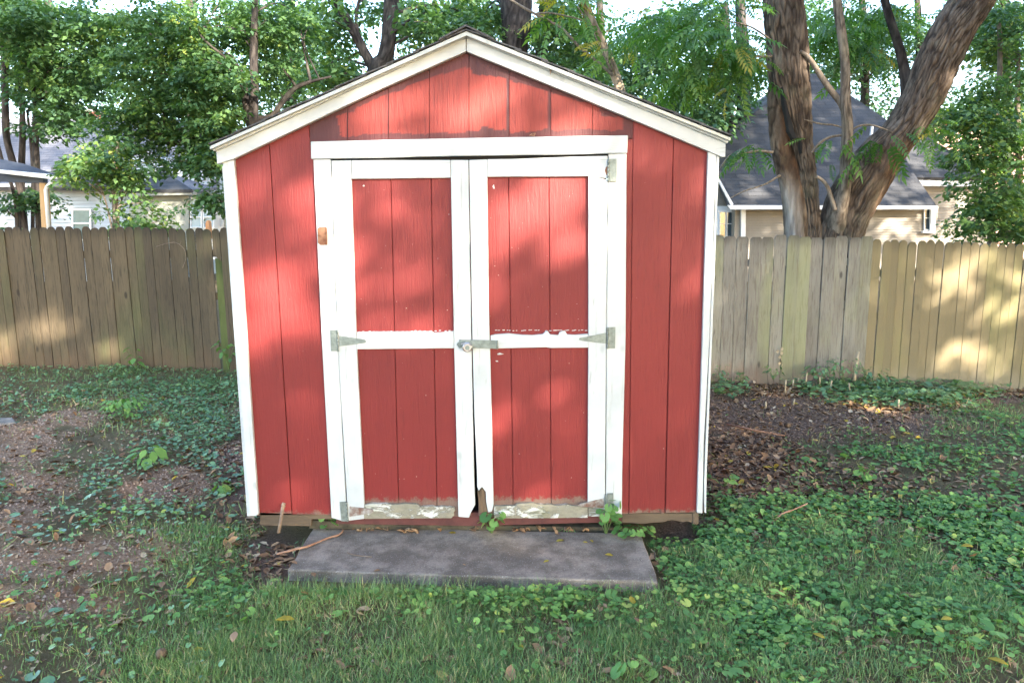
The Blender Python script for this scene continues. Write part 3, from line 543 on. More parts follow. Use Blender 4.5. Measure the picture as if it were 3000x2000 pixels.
fl, b_, d_ = fence('weathered brown picket privacy fence left of the shed, with mossy broken board', 'fence_left', 10.5, 660, 25.3, lambda u: 668-2*math.sin(u/140)+(u < 0)*0, 'round', .955, 12, 26, 0, skip=(24,))
x = b_+d_*24; zt = at(619, 670, FY)[2]; zc = at(619, 752, FY)[2]; zb = float(gz(x, FY))
wd = d_*.95
MB().prism([(x+.003, FY-.004, zt-.05), (x+.012, FY-.004, zt-.02), (x+wd*.35, FY-.004, zt+.0), (x+wd*.7, FY-.004, zt-.003), (x+wd-.003, FY-.004, zt-.04), (x+wd-.003, FY-.004, zc-.05), (x+wd*.55, FY-.004, zc-.02), (x+wd*.2, FY-.004, zc+.01), (x+.003, FY-.004, zc+.004)], (0, .016, 0)).build('broken_picket', MT['fence_left'], fl)
MB().box(x+.012, x+wd, FY+.014, FY+.022, zb-.05, zc-.02).build('mossy_board', MT['moss'], fl)
fg, b2, d2 = fence('silver grey wide picket fence right of the shed, greenish with reddish foot', 'fence_grey', 2124, 2559, 36.4, lambda u: 690+(u-2124)*.013, 'dog', .965, 20, 0, 0)
ft, b3, d3 = fence('yellowish tan narrow picket fence at the far right, sunlit in patches', 'fence_tan', 2560.5, 3000, 26.1, lambda u: 701+(u-2560)*.034, 'round', .955, 0, 14, 0)
# ------------------------------------------------------------ houses beyond the fence
def uvplane(o, origin, ux, uy):
    me = o.data; uv = me.uv_layers.new(name='UVMap'); W0 = np.array(wl(o.parent)) if o.parent else np.zeros(3); L = np.array(o.location)+W0
    for l in me.loops:
        p = np.array(me.vertices[l.vertex_index].co)+L-origin; uv.data[l.index].uv = (float(p@ux), float(p@uy))
def roofpoly(px, p, nrm, name, mat, parent, th=.12):
    nrm = np.array(nrm, float); nrm /= np.linalg.norm(nrm); p = np.array(p, float); pts = [onplane(u, v, p, nrm) for u, v in px]
    o = MB().prism(pts, tuple(-nrm*th)).build(name, MT[mat], parent); ux = np.cross([0, 0, 1.], nrm); ux /= np.linalg.norm(ux); uvplane(o, p, ux, np.cross(nrm, ux)); return o
def laps(parent, u0, u1, v0, v1, Y, lap, mat, th=.15, tilt=.034, holes=()):
    """courses of lap siding, each a board; holes = window px ranges"""
    c0 = at(u0, (v0+v1)/2, Y); c1 = at(u1, (v0+v1)/2, Y); zt = at((u0+u1)/2, v0, Y)[2]; zb = at((u0+u1)/2, v1, Y)[2]; L = c1[0]-c0[0]; lp = lap*.92
    me = bpy.data.meshes.new('siding_course'); me.from_pydata([(0, -tilt, 0), (L, -tilt, 0), (L, -.002, lp), (0, -.002, lp), (0, .02, 0), (L, .02, 0), (L, .02, lp), (0, .02, lp)], [], [(0,1,2,3), (5,4,7,6), (0,4,5,1), (3,2,6,7), (1,5,6,2), (4,0,3,7)]); me.materials.append(MT[mat]); z = zt-lap
    while z > zb-lap:
        o = bpy.data.objects.new('siding_course', me); COL.objects.link(o); o.parent = parent; o.location = Vector((c0[0], Y, z))-parent.location; z -= lap
    MB().box(c0[0]+.01, c1[0]-.01, Y+.021, Y+th, zb-1, zt).build('wall', MT[mat], parent)
def sash(parent, u0, u1, v0, v1, Y, glass, split=.5, fr=2.2):
    f = MB(); 
    for q in ([(u0, v0), (u1, v0), (u1, v0+fr), (u0, v0+fr)], [(u0, v1-fr), (u1, v1-fr), (u1, v1), (u0, v1)], [(u0, v0+fr), (u0+fr, v0+fr), (u0+fr, v1-fr), (u0, v1-fr)], [(u1-fr, v0+fr), (u1, v0+fr), (u1, v1-fr), (u1-fr, v1-fr)]): f.pxp(q, Y, .08)
    vm = v0+(v1-v0)*split; f.pxp([(u0+fr, vm-fr*.45), (u1-fr, vm-fr*.45), (u1-fr, vm+fr*.45), (u0+fr, vm+fr*.45)], Y+.002, .06)
    w_ = f.build('window', MT['wtrim'], parent)
    MB().pxp([(u0+fr, v0+fr), (u1-fr, v0+fr), (u1-fr, vm), (u0+fr, vm)], Y+.03, .02).build('pane', MT[glass], w_); MB().pxp([(u0+fr, vm), (u1-fr, vm), (u1-fr, v1-fr), (u0+fr, v1-fr)], Y+.045, .02).build('pane', MT[glass], w_)
YA = 19.5
hl = empty('white_house', (at(300, 700, YA)[0], YA, -.3), 'white lap sided house with pale grey roof behind the left fence', 'house')
laps(hl, -260, 470, 545, 760, YA, .118, 'wside', 4)
sash(hl, 209, 266, 612, 705, YA-.14, 'teal', .45, 4.5)
e = at(200, 545, YA-.35)
roofpoly([(-300, 548), (640, 548), (640, 350), (-300, 345)], e, (0, -.62, .78), 'roof', 'roof_lilac', hl)
MB().pxp([(-260, 536), (470, 540), (470, 549), (-260, 546)], YA-.5, .12).build('gutter', MT['wtrim'], hl)
laps(hl, 392, 604, 462, 560, YA-.8, .118, 'wside', 2)
roofpoly([(150, 548), (400, 548), (330, 500), (150, 490)], at(200, 548, YA-.7), (0, -.62, .78), 'porch_roof', 'roof_dark', hl)
ch = MB().pxp([(247, 326), (276, 326), (276, 362), (247, 362)], YA+3.6, .6); ch.build('chimney', MT['chim'], hl); MB().pxp([(243, 320), (280, 320), (280, 327), (243, 327)], YA+3.55, .7).build('chimney_cap', MT['stucco'], hl)
MB().pxp([(462, 352), (472, 352), (472, 378), (462, 378)], YA+1.5, .1).build('vent_pipe', MT['wtrim'], hl)
YS = 17.2
MB().pxp([(378, 560), (553, 560), (553, 760), (378, 760)], YS, 2.0).build('stucco_wall', MT['stucco'], hl)
MB().pxp([(374, 554), (562, 554), (562, 571), (374, 574)], YS-.35, .3).build('fascia', MT['stucco'], hl)
eA = at(374, 555, YS-.4); eB = at(563, 555, YS-.4); ap = at(479, 500, YS+1.6)
def tri(name, pts, mat, parent):
    n = np.cross(pts[1]-pts[0], pts[2]-pts[0]); n /= np.linalg.norm(n); n = n if n[2] > 0 else -n
    o = MB().prism(pts, tuple(-n*.1)).build(name, MT[mat], parent); ux = np.cross([0, 0, 1.], n); ux /= np.linalg.norm(ux); uvplane(o, pts[0], ux, np.cross(n, ux)); return o
tri('hip_roof', [eA, eB, ap], 'roof_dark', hl); eC = at(600, 540, YS+1.5); tri('hip_roof', [eB, at(640, 548, YS+1.9), ap], 'roof_lilac', hl)
MB().pxp([(553, 578), (630, 578), (630, 760), (553, 760)], YS+.1, 1.5).build('bay_wall', MT['wtrim'], hl)
sash(hl, 557, 591, 584, 668, YS, 'curtain', .62, 3); sash(hl, 594, 627, 584, 668, YS, 'curtain', .62, 3)
MB().pxp([(630, 572), (668, 572), (668, 760), (630, 760)], YS+.5, 1.2).build('door_wall', MT['stucco'], hl)
dd = MB().pxp([(631, 600), (653, 600), (655, 760), (632, 760)], YS+.44, .05).build('house_door', MT['wtrim'], hl)
for q in ((634, 641), (644, 651)): MB().pxp([(q[0], 640), (q[1], 640), (q[1], 664), (q[0], 664)], YS+.425, .012).build('door_panel', MT['wside'], dd)
MB().pxp([(632, 576), (660, 574), (660, 583), (632, 584)], YS+.2, .1).build('porch_lintel', MT['post'], hl)
cd = MB().pxp([(602, 655), (604, 648), (608, 645), (611, 650), (613, 668), (613, 700), (602, 700)], 6.5, .09).build('cedar_post', MT['cedar'], loc=tuple(at(607, 690, 6.5)*[1, 1, 0]+[0, 0, -.2])); tag(cd, 'orange cedar post top showing over the left fence beside the shed', 'post')
# neighbour's porch at the left edge
YPp = 9.2
po = empty('neighbour_porch', (at(120, 690, YPp)[0], YPp, -.25), 'open porch with navy roof, white gutter and pine post at the left edge', 'porch')
roofpoly([(-200, 430), (0, 466), (70, 480), (168, 512), (60, 508), (-200, 490)], at(100, 508, YPp-.1), (0.0, -.35, .94), 'roof', 'porch_roof', po, .06)
MB().pxp([(-200, 484), (0, 497), (165, 512), (172, 514), (171, 524), (155, 526), (0, 508), (-200, 495)], YPp-.22, .11).build('gutter', MT['wtrim'], po, bevel=.01)
MB().pxp([(-200, 500), (0, 511), (127, 521), (127, 536), (0, 532), (-200, 526)], YPp, .12).build('beam', MT['navy'], po)
MB().pxp([(114, 535), (131, 536), (142, 720), (124, 720)], YPp+.01, .12).build('post', MT['post'], po, bevel=.004)
MB().tube([at(155, 524, YPp-.15), at(152, 534, YPp-.15), at(137, 548, YPp-.06), at(134, 556, YPp-.05), at(146, 715, YPp-.05)], .032, 8).build('downspout', MT['wtrim'], po)
# tan house on the right
YH = 22.5
hr = empty('tan_house', (at(2450, 700, YH)[0], YH, -.5), 'tan lap sided house with dark steep roof behind the grey fence', 'house')
laps(hr, 2151, 2741, 606, 780, YH, .093, 'tside', 5)
p0 = at(2450, 604, YH-.5); RN = np.array([0, -.70, .714])
# front plane with eaves across and a clipped peak
roofpoly([(2136, 601), (2100, 520), (2050, 440), (2125, 396), (2362, 216), (2400, 216), (2596, 350), (2672, 500), (2743, 601)], p0, RN, 'roof', 'roof_dark', hr, .15)
pa = onplane(2362, 216, p0, RN/np.linalg.norm(RN)); pb = onplane(2125, 396, p0, RN/np.linalg.norm(RN))
o = MB().prism([pa+[0, .01, .01], pb+[0, .01, .01], pb+np.array([-.55, 4.5, .10]), pa+np.array([-.1, 3.4, .0])], (0, .1, -.15)).build('roof_side', MT['roof_lilac'], hr)  # side face of the same roof, its lighter shading put into paler shingles
MB().pxp([(2132, 601), (2743, 603), (2742, 612), (2745, 613), (2140, 614)], YH-.62, .12).build('gutter', MT['wtrim'], hr, bevel=.01)
MB().pxp([(2100, 521), (2105, 519), (2149, 598), (2143, 603)], YH-.55, .1).build('rake_trim', MT['wtrim'], hr)
MB().pxp([(2172, 614), (2185, 614), (2184, 780), (2171, 780)], YH-.12, .1).build('downspout', MT['wtrim'], hr)
laps(hr, 2060, 2151, 530, 780, YH+.6, .093, 'tside', 4)
MB().pxp([(2100, 604), (2152, 604), (2152, 700), (2100, 700)], YH+.5, .08).build('window_casing', MT['wtrim'], hr)
sash(hr, 2108, 2128, 620, 694, YH+.4, 'glass', .48, 2.2); sash(hr, 2129, 2149, 620, 694, YH+.4, 'glass', .48, 2.2)
sash(hr, 2708, 2730, 610, 674, YH-.1, 'glass', .45, 2); MB().pxp([(2727, 612), (2742, 612), (2741, 682), (2727, 682)], YH-.2, .1).build('corner_board', MT['wtrim'], hr)
MB().pxp([(2705, 676), (2741, 678), (2741, 684), (2705, 682)], YH-.22, .12).build('window_sill', MT['wtrim'], hr)
MB().pxp([(2555, 368), (2560, 368), (2557, 396), (2551, 396)], YH+1.2, .1).build('vent_pipe', MT['wtrim'], hr)
YW = 26.0
hw = empty('house_wing', (at(2820, 700, YW)[0], YW, -.5), 'taller beige house wing with dark roof right of the leaning trunk', 'house')
laps(hw, 2690, 2905, 545, 780, YW, .11, 'tside', 4)
MB().pxp([(2670, 519), (2900, 521), (2900, 530), (2892, 546), (2680, 544)], YW-.4, .3).build('fascia', MT['wtrim'], hw)
roofpoly([(2560, 519), (2905, 521), (2800, 452), (2720, 402), (2680, 398), (2630, 440)], at(2800, 520, YW-.5), (0, -.6, .8), 'roof', 'roof_dark', hw, .15)
hb_ = empty('brick_house', (at(2900, 700, 38)[0], 38, -.5), 'pink brick house glimpsed through the leaves at the right edge', 'house')
MB().pxp([(2740, 360), (3150, 360), (3150, 760), (2740, 760)], 38, 6).build('wall', MT['pbrick'], hb_)
MB().pxp([(2700, 345), (3180, 330), (3180, 362), (2700, 362)], 37.6, 7).build('roof', MT['roof_dark'], hb_)
# ------------------------------------------------------------ trees
def spl(pts, n):
    """smooth resample of rows of any width"""
    p = np.array(pts, float); k = len(p); out = []
    for i in range(k-1):
        a = p[max(i-1, 0)]; b = p[i]; c = p[i+1]; d = p[min(i+2, k-1)]
        for t in np.linspace(0, 1, n, endpoint=False): out.append(.5*((2*b)+(c-a)*t+(2*a-5*b+4*c-d)*t*t+(3*b-a-3*c+d)*t**3))
    out.append(p[-1]); return np.array(out)
def trunk(px, Y, name, mat, parent, amp=0.0, n=14, res=5, freq=16, bare=None, rot=None, dY=None, loc=None):
    """px rows (u, v, width_px[, y offset]) down or up the stem"""
    q = spl([list(r)+[0]*(4-len(r)) for r in px], res); C = np.array([at(r[0], r[1], Y+r[3]) for r in q]); dep = np.array([(c-CAM)@CF for c in C]); R = q[:, 2]/2*dep/F
    L = len(C); s = np.concatenate([[0], np.cumsum(np.linalg.norm(np.diff(C, axis=0), axis=1))]); ang = np.arange(n)*2*np.pi/n
    V = np.zeros((L, n, 3)); col = np.zeros((L, n, 4)); col[..., 3] = 1
    T = np.gradient(C, axis=0); T /= np.linalg.norm(T, axis=1)[:, None]
    for i in range(L):
        x = np.cross([0, 1., 0], T[i]); x /= np.linalg.norm(x); y = np.cross(T[i], x); aa = ang; dd = 0
        if amp:
            R0 = R.mean(); a_ = aa*R0*freq; wv = .55*(vnoise(a_*.5, np.full(n, s[i]*7.), 3)-.5)*2; k1 = vnoise(a_+wv, np.full(n, s[i]*5.5), 1); k1 = np.abs(k1-.5)*2; k2 = vnoise(a_*2.3, np.full(n, s[i]*16.), 8); rd = np.clip(k1*1.4, 0, 1)*.75+k2*.25
            sm = np.zeros(n)
            if bare: sm = np.maximum(sm, bare(q[i], aa))
            if rot: rr = rot(q[i], aa); col[i, :, 2] = rr; sm = np.maximum(sm, rr*.5)
            if bare: col[i, :, 1] = bare(q[i], aa)*(1-col[i, :, 2])
            dd = amp*(rd-.6)*(1-sm)-.02*sm; col[i, :, 0] = np.clip(1.35-rd*2.3, 0, 1)*(1-sm)
        rr_ = R[i]*(1+.06*np.sin(aa*3+s[i]*2)+.04*np.sin(aa*2-s[i]*3))+dd
        V[i] = C[i]+rr_[:, None]*(np.cos(aa)[:, None]*x+np.sin(aa)[:, None]*y)
    loc = wl(parent) if parent is not None else loc; me = bpy.data.meshes.new(name); idx = np.arange(L*n).reshape(L, n); nx_ = np.roll(idx, -1, 1)
    fs = np.stack([idx[:-1], nx_[:-1], nx_[1:], idx[1:]], -1).reshape(-1, 4).tolist()+[idx[-1].tolist(), idx[0].tolist()[::-1]]
    me.from_pydata((V.reshape(-1, 3)-np.array(loc)).tolist(), [], fs); me.polygons.foreach_set('use_smooth', [True]*len(me.polygons))
    a = me.attributes.new('bark', 'FLOAT_COLOR', 'POINT'); a.data.foreach_set('color', col.astype(np.float32).ravel()); o = link(name, me, MT[mat], parent, loc)
    return o, C
LEAF = ([(0, 0, 0), (.30, .28, .02), (.33, .60, -.03), (0, 1, -.16), (0, .45, -.05), (-.33, .60, -.03), (-.30, .28, .02)], [(0, 1, 4, 6), (1, 2, 4, 4)])
LV = [(0, 0, 0), (.34, .42, .05), (0, 1, -.18), (-.34, .42, .05)]; LQ = [(0, 1, 2, 3)]
LV2 = [(0, 0, 0), (.26, .25, .03), (.30, .58, -.02), (0, 1, -.2), (0, .4, -.03), (-.30, .58, -.02), (-.26, .25, .03)]; LQ2 = [(0, 1, 2, 4), (4, 2, 3, 5), (0, 4, 5, 6)]
FR_V, FR_Q = [], []
def _frond():
    V = []; Q = []; L = 1.0
    def q(*p): b = len(V); V.extend(p); Q.append((b, b+1, b+2, b+3))
    z = lambda y: -.28*y*y
    q((-.006, 0, 0), (.006, 0, 0), (.004, .5, z(.5)), (-.004, .5, z(.5))); q((-.004, .5, z(.5)), (.004, .5, z(.5)), (0.002, 1, z(1)), (-.002, 1, z(1)))
    for i in range(7):
        y = .16+.13*i; l = .27*(1-.35*abs(i-3)/3)
        for s in (-1, 1):
            a = .95; tx, ty = s*math.sin(a), math.cos(a); px_, py_ = -ty*s, tx*s; w_ = .052
            q((0, y, z(y)), (tx*l*.45+px_*w_, y+ty*l*.45+py_*w_, z(y)+.01), (tx*l, y+ty*l, z(y)-.05-.02*i), (tx*l*.45-px_*w_, y+ty*l*.45-py_*w_, z(y)+.01))
    q((0, .97, z(.97)), (.05, 1.08, z(1.08)), (0, 1.24, z(1.24)-.03), (-.05, 1.08, z(1.08)))
    return V, Q
FRV, FRQ = _frond()
def clumps(blobs, n_scale=1.0):
    """blobs: (u, v, ru, rv, Y, dY, n) -> clump centres inside ellipsoids, irregular"""
    out = []
    for (u, v, ru, rv, Y, dY, n) in blobs:
        for _ in range(int(n*n_scale)):
            a = random.random()*2*math.pi; r = math.sqrt(random.random()); d = random.uniform(-1, 1)
            out.append(at(u+ru*r*math.cos(a), v+rv*r*math.sin(a), Y+dY*d))
    return np.array(out)
def crown(name, cen, per, rc, flat, lsize, mat, parent, kind=None, tv=LV, tq=LQ, droop=.35, tmean=.45, tvar=.2, up=.5):
    n = len(cen); k = n*per; ctilt = rng.normal(0, .3, (n, 2)); rr = rc*np.sqrt(rng.random((n, per))); aa = rng.random((n, per))*2*np.pi; x = rr*np.cos(aa); y = rr*np.sin(aa)
    z = rng.normal(0, flat, (n, per))*rc - droop*(rr**2)/rc + ctilt[:, :1]*x+ctilt[:, 1:]*y
    P = (cen[:, None]+np.stack([x, y, z], -1)).reshape(-1, 3); outw = (aa-np.pi/2).ravel()
    yaw = outw+rng.normal(0, .7, k); tilt = np.abs(rng.normal(up, .35, k)); tax = yaw+rng.normal(0, 1.0, k)
    R = rotmats(yaw, -tilt, tax); Sc = lsize*(.6+.8*rng.random(k)); ct = rng.normal(tmean, tvar, n)
    tint = np.clip(np.repeat(ct, per)+rng.normal(0, .13, k), 0, 1)
    return scatter(name, tv, tq, P, R, Sc, tint, MT[mat], parent, tuple(wl(parent)))
def branches(parent, C, cen, num, mat, r0=.05, name='branch'):
    """curved limbs from points on the stem out to leaf clumps"""
    mb = MB(); pick = random.sample(range(len(cen)), min(num, len(cen)))
    for i in pick:
        e = cen[i]; d = np.linalg.norm(C-e, axis=1); j = int(np.argmin(d+np.where(C[:, 2] > e[2]-.2, 3, 0))); s = C[j]; mid = (s+e)/2+np.array([random.uniform(-.2, .2), random.uniform(-.2, .2), .12*np.linalg.norm(e-s)])
        P = spl([s, mid, e], 4); r = np.linspace(r0*(.5+random.random()), .006, len(P)); mb.tube(P, r, 5, False)
    o = mb.build('twigs', MT[mat], parent); o['kind'] = 'stuff'; return o
def tree(label, base, stems, blobs, per, rc, lsize, mat='leaf', bark='bark_dark', nb=30, cat='tree', group=None, flat=.18, tmean=.42, kw={}, tv=LV, tq=LQ, r0=.05):
    """stems: list of (px rows, Y, amp, n)"""
    blobs = [(a, b, c, d, e, f, n*(.85 if per < 80 and lsize < .2 else 1)) for a, b, c, d, e, f, n in blobs]; g = empty('tree' if cat == 'tree' else cat.replace(' ', '_'), base, label, cat, group); Cs = []
    for s in stems:
        o, C = trunk(s[0], s[1], s[4] if len(s) > 4 else 'trunk', bark, g, s[2], s[3]); Cs.append(C)
    C = np.concatenate(Cs) if Cs else None
    if blobs:
        cen = clumps(blobs); crown('crown', cen, per, rc, flat, lsize, mat, g, tmean=tmean, tv=tv, tq=tq, **kw)
        if C is not None and nb: branches(g, C, cen, nb, bark, r0)
    return g
gd = lambda u, Y: (float(at(u, 690, Y)[0]), Y, float(gz(at(u, 690, Y)[0], min(Y, 5)))-.05)
def lo(u, Y, w): return (u, at_v(u, Y), w)
# --- big walnut with two trunks right behind the grey fence
YT = 5.9
bt = empty('walnut_tree', gd(2390, YT), 'large walnut with hollow left trunk and thick trunk leaning right behind the grey fence', 'tree')
def rot_l(q, a): f = np.clip(1-np.abs(((a-4.1+np.pi) % (2*np.pi))-np.pi)/1.5, 0, 1); return f*np.clip((q[1]-290)/70, 0, 1)*np.clip((640-q[1])/150, .15, 1)
def bare_l(q, a): f = np.clip(1-np.abs(((a-5.3+np.pi) % (2*np.pi))-np.pi)/1.1, 0, 1)**.6; return f*np.clip((q[1]-490)/60, 0, 1)
trunk([(2300, -160, 112), (2296, 0, 116), (2304, 110, 114), (2309, 220, 110), (2322, 300, 92, .0), (2338, 380, 74), (2350, 450, 64), (2366, 540, 58), (2380, 640, 44), (2386, 760, 52), (2390, 900, 64)], YT, 'trunk', 'bark', bt, .026, 250, 26, 46)
trunk([(2285, 170, 46, .08), (2280, 240, 52, .05), (2276, 300, 52, .03), (2284, 400, 56), (2300, 470, 64), (2318, 540, 64), (2329, 640, 64), (2334, 760, 68), (2336, 900, 80)], YT+.03, 'hollow_trunk', 'bark', bt, .012, 100, 24, 24, bare=bare_l, rot=rot_l)
# crack of the hollow, its shade painted as near-black plates
crk = MB().prism([onplane(u, v, at(2320, 300, YT-.262), np.array([0, 1., 0])) for u, v in [(2293, 255), (2303, 300), (2318, 350), (2332, 405), (2326, 408), (2312, 385), (2306, 345), (2297, 300)]], (0, .1, 0)).build('bark_crack', MT['dark'], bt)
MB().prism([at(u, v, YT-.185) for u, v in [(2346, 408), (2351, 420), (2351, 450), (2347, 448), (2344, 425)]], (0, .1, 0)).build('bark_crack', MT['dark'], bt)
def rot_r(q, a): f = np.clip(1-np.abs(((a-3.7+np.pi) % (2*np.pi))-np.pi)/1.0, 0, 1); return f*np.clip((q[1]-380)/50, 0, 1)*np.clip((650-q[1])/80, 0, 1)+.55*np.clip(1-np.abs(((a-4.7+np.pi) % (2*np.pi))-np.pi)/1.1, 0, 1)*np.clip((q[1]-410)/30, 0, 1)*np.clip((560-q[1])/60, 0, 1)
trunk([(2945, -160, 114), (2851, 0, 116), (2786, 100, 116), (2736, 200, 114), (2692, 300, 108), (2641, 385, 104), (2588, 450, 128), (2542, 520, 142), (2500, 590, 138), (2470, 660, 122), (2455, 740, 124), (2450, 900, 140)], YT, 'leaning_trunk', 'bark', bt, .030, 260, 28, 44, rot=rot_r)
_, CS = trunk([(2440, -120, 22), (2452, 0, 25), (2466, 100, 27), (2475, 180, 26), (2477, 300, 28), (2482, 380, 30), (2478, 480, 32), (2474, 560, 36), (2458, 620, 52, .1), (2455, 680, 60, .2)], YT-.28, 'young_stem', 'bark_thin', bt, .004, 28, 12, 40)
trunk([(2344, 150, 9, .0), (2370, 170, 13), (2400, 215, 16), (2430, 260, 18), (2462, 300, 20), (2474, 330, 18)], YT-.22, 'side_branch', 'bark_thin', bt, 0, 10, 6)
trunk([(2576, -80, 22), (2592, 0, 22), (2612, 70, 24), (2634, 140, 26), (2650, 210, 30), (2660, 270, 40), (2668, 330, 46)], YT+.1, 'side_branch', 'bark_dark', bt, .004, 20, 8)
for px, w_ in (([(2265, 446, 9), (2220, 443, 8), (2180, 448, 6), (2138, 456, 5), (2105, 500, 3)], 0), ([(2378, 448, 6, 0), (2400, 420, 8), (2430, 402, 8), (2466, 396, 8)], 0), ([(2392, 516, 8), (2420, 540, 11), (2438, 590, 13), (2446, 615, 15)], 0), ([(2356, 350, 3), (2400, 362, 5), (2440, 366, 5), (2468, 374, 5)], 0), ([(2490, 385, 5), (2520, 368, 6), (2560, 368, 5), (2615, 388, 4)], 0), ([(2286, 513, 7), (2240, 540, 5), (2180, 560, 4), (2140, 580, 3)], 0), ([(2262, 165, 7), (2180, 172, 6), (2110, 205, 4), (2060, 240, 3)], 0), ([(2262, 120, 6), (2190, 75, 5), (2100, 60, 3)], 0)):
    trunk(px, YT-.25, 'twig', 'bark_thin', bt, 0, 7, 5)
cen = clumps([(2060, 50, 110, 60, YT-.2, 1.2, 15), (2130, 175, 80, 50, YT-.4, .6, 12), (2010, 225, 80, 50, YT-.2, .8, 8), (1950, 90, 80, 60, YT, 1, 8), (2120, 20, 70, 30, YT-.2, .9, 8), (2090, 120, 80, 40, YT-1, .5, 5),
              (2225, 425, 22, 10, YT-.4, .2, 2), (2410, 470, 16, 12, YT+.4, .2, 1), (2590, 400, 26, 8, YT-.7, .1, 2), (2400, 415, 20, 10, YT-.3, .2, 1), 
              (2440, 50, 60, 40, YT+.9, .5, 11), (2560, 60, 70, 60, YT+1.1, .6, 12), (2400, 110, 40, 50, YT+.9, .5, 6), (2640, 20, 60, 40, YT+.9, .5, 5), (2750, 390, 40, 30, YT, .5, 3), (2530, 170, 40, 40, YT+1.2, .5, 5)])
crown('crown', cen, 5, .22, .3, .36, 'leaf_frond', bt, tv=FRV, tq=FRQ, droop=.3, tmean=.5, up=.45)
# --- pale slanting sapling above the roof
trw = empty('dead_sapling', gd(1860, 7.0), 'slender pale bare trunk slanting up behind the right roof slope', 'tree')
trunk([(1690, -60, 20), (1712, 0, 23), (1742, 80, 26), (1776, 150, 25), (1800, 215, 26), (1822, 290, 28), (1860, 480, 32), (1900, 720, 36), (1910, 900, 40)], 7.0, 'trunk', 'bark_pale', trw, .006, 26, 10, 25)
trunk([(1480, -10, 6), (1550, 32, 8), (1640, 80, 8), (1700, 140, 8), (1760, 190, 8), (1795, 222, 9)], 6.9, 'branch', 'bark_thin', trw, 0, 7, 6)
trunk([(1560, 40, 5), (1620, 40, 5), (1690, 55, 4), (1720, 66, 3)], 6.9, 'branch', 'bark_thin', trw, 0, 6, 5)
trunk([(1692, 20, 4), (1720, 60, 5), (1745, 110, 5), (1770, 160, 5), (1790, 205, 5)], 6.9, 'branch', 'bark_thin', trw, 0, 6, 5)
crown('leaves', clumps([(1670, 20, 30, 22, 6.8, .2, 3), (1640, 40, 16, 20, 6.8, .2, 2), (1790, 110, 60, 60, 6.9, .3, 5)]), 6, .24, .3, .36, 'leaf_frond', trw, tv=FRV, tq=FRQ, tmean=.7)
# --- tall forked tree behind the roof, left of the peak
tree('dark trunk forking low above the left roof slope', gd(1100, 17), [([(1150, -150, 40), (1148, 0, 42), (1140, 90, 44), (1128, 170, 50), (1105, 220, 62), (1100, 420, 70), (1100, 800, 80)], 17, .02, 40), ([(960, -60, 22), (990, 10, 26), (1030, 80, 27), (1065, 150, 28), (1095, 205, 34)], 17, .01, 24, 'limb'), ([(1058, -20, 9), (1046, 30, 10), (1044, 66, 10), (1050, 90, 9)], 17, 0, 8, 'branch')],
     [(1210, 60, 70, 70, 18, 2, 24), (1260, 100, 60, 40, 18, 2, 9), (1070, 40, 60, 40, 19, 2, 12), (930, 60, 80, 80, 18, 2, 40), (930, 200, 90, 40, 18, 2, 30), (1000, 150, 40, 40, 18, 1, 5), (1380, 70, 90, 50, 19, 2, 30), (1310, 20, 90, 30, 19, 2, 18), (1250, 150, 40, 20, 18, 1, 3)], 46, .55, .17, nb=16, tmean=.4)
tree('pair of dark trunks rising behind the right roof slope', gd(1500, 18), [([(1515, -150, 88), (1513, 0, 90), (1510, 80, 84), (1506, 160, 80), (1500, 420, 90), (1500, 800, 100)], 18, .04, 50), ([(1610, -150, 56), (1606, 0, 50), (1592, 60, 36), (1586, 160, 38), (1575, 420, 50), (1560, 800, 70)], 18.3, .02, 36)],
     [(1460, 60, 60, 50, 19.5, 1.5, 16), (1550, 110, 40, 60, 20, 1, 6), (1640, 120, 80, 90, 19, 2, 44), (1700, 200, 90, 60, 19, 2, 30), (1650, 30, 60, 30, 19, 2, 20), (1440, 30, 30, 30, 19, .5, 4)], 46, .55, .17, nb=14, tmean=.35)
# --- left maple with layered sprays
tree('leafy maple overhanging the left roof corner with sunlit tan stems', gd(760, 9.5), [([(748, -40, 12), (746, 60, 20), (744, 170, 24), (746, 260, 24), (742, 350, 28), (735, 500, 36), (735, 900, 50)], 8.7, .008, 30), ([(700, 200, 12), (712, 240, 22), (725, 310, 28), (738, 370, 30)], 8.8, .006, 24, 'limb'), ([(970, 225, 6), (910, 240, 10), (860, 262, 15), (820, 310, 16), (790, 345, 18), (700, 345, 16), (640, 310, 12), (590, 250, 10), (560, 200, 6)], 9.4, .003, 12, 'limb'), ([(470, 395, 7), (500, 418, 11), (540, 415, 13), (600, 380, 12), (660, 350, 12)], 9.0, .003, 12, 'limb')],
     [(620, 60, 150, 70, 9.5, 1.2, 60), (430, 60, 130, 70, 9.5, 1.2, 50), (800, 50, 100, 60, 9.8, 1, 40), (560, 170, 120, 50, 9.0, .8, 44), (640, 210, 90, 45, 8.6, .6, 34), (420, 190, 110, 60, 9.4, .9, 34), (800, 150, 70, 60, 9.8, .8, 20), (560, 260, 110, 45, 9.0, .8, 34), (440, 310, 100, 50, 9.2, .8, 30), (620, 330, 70, 40, 8.8, .6, 22), (330, 360, 70, 40, 9.2, .7, 16), (870, 90, 60, 60, 10, .8, 14), (600, 400, 90, 40, 8.9, .6, 26), (560, 470, 70, 30, 8.8, .5, 18), (640, 470, 50, 40, 8.6, .4, 16), (620, 560, 40, 30, 8.6, .3, 9), (880, 290, 60, 30, 10, .5, 10), (480, 400, 80, 40, 9.2, .6, 16), (800, 250, 50, 40, 10, .5, 8), (640, 620, 30, 20, 8.7, .3, 4), (500, 350, 130, 50, 9.6, .6, 20), (420, 430, 60, 30, 9.3, .5, 8)],
     70, .30, .088, nb=60, flat=.10, kw=dict(droop=.45), r0=.02)
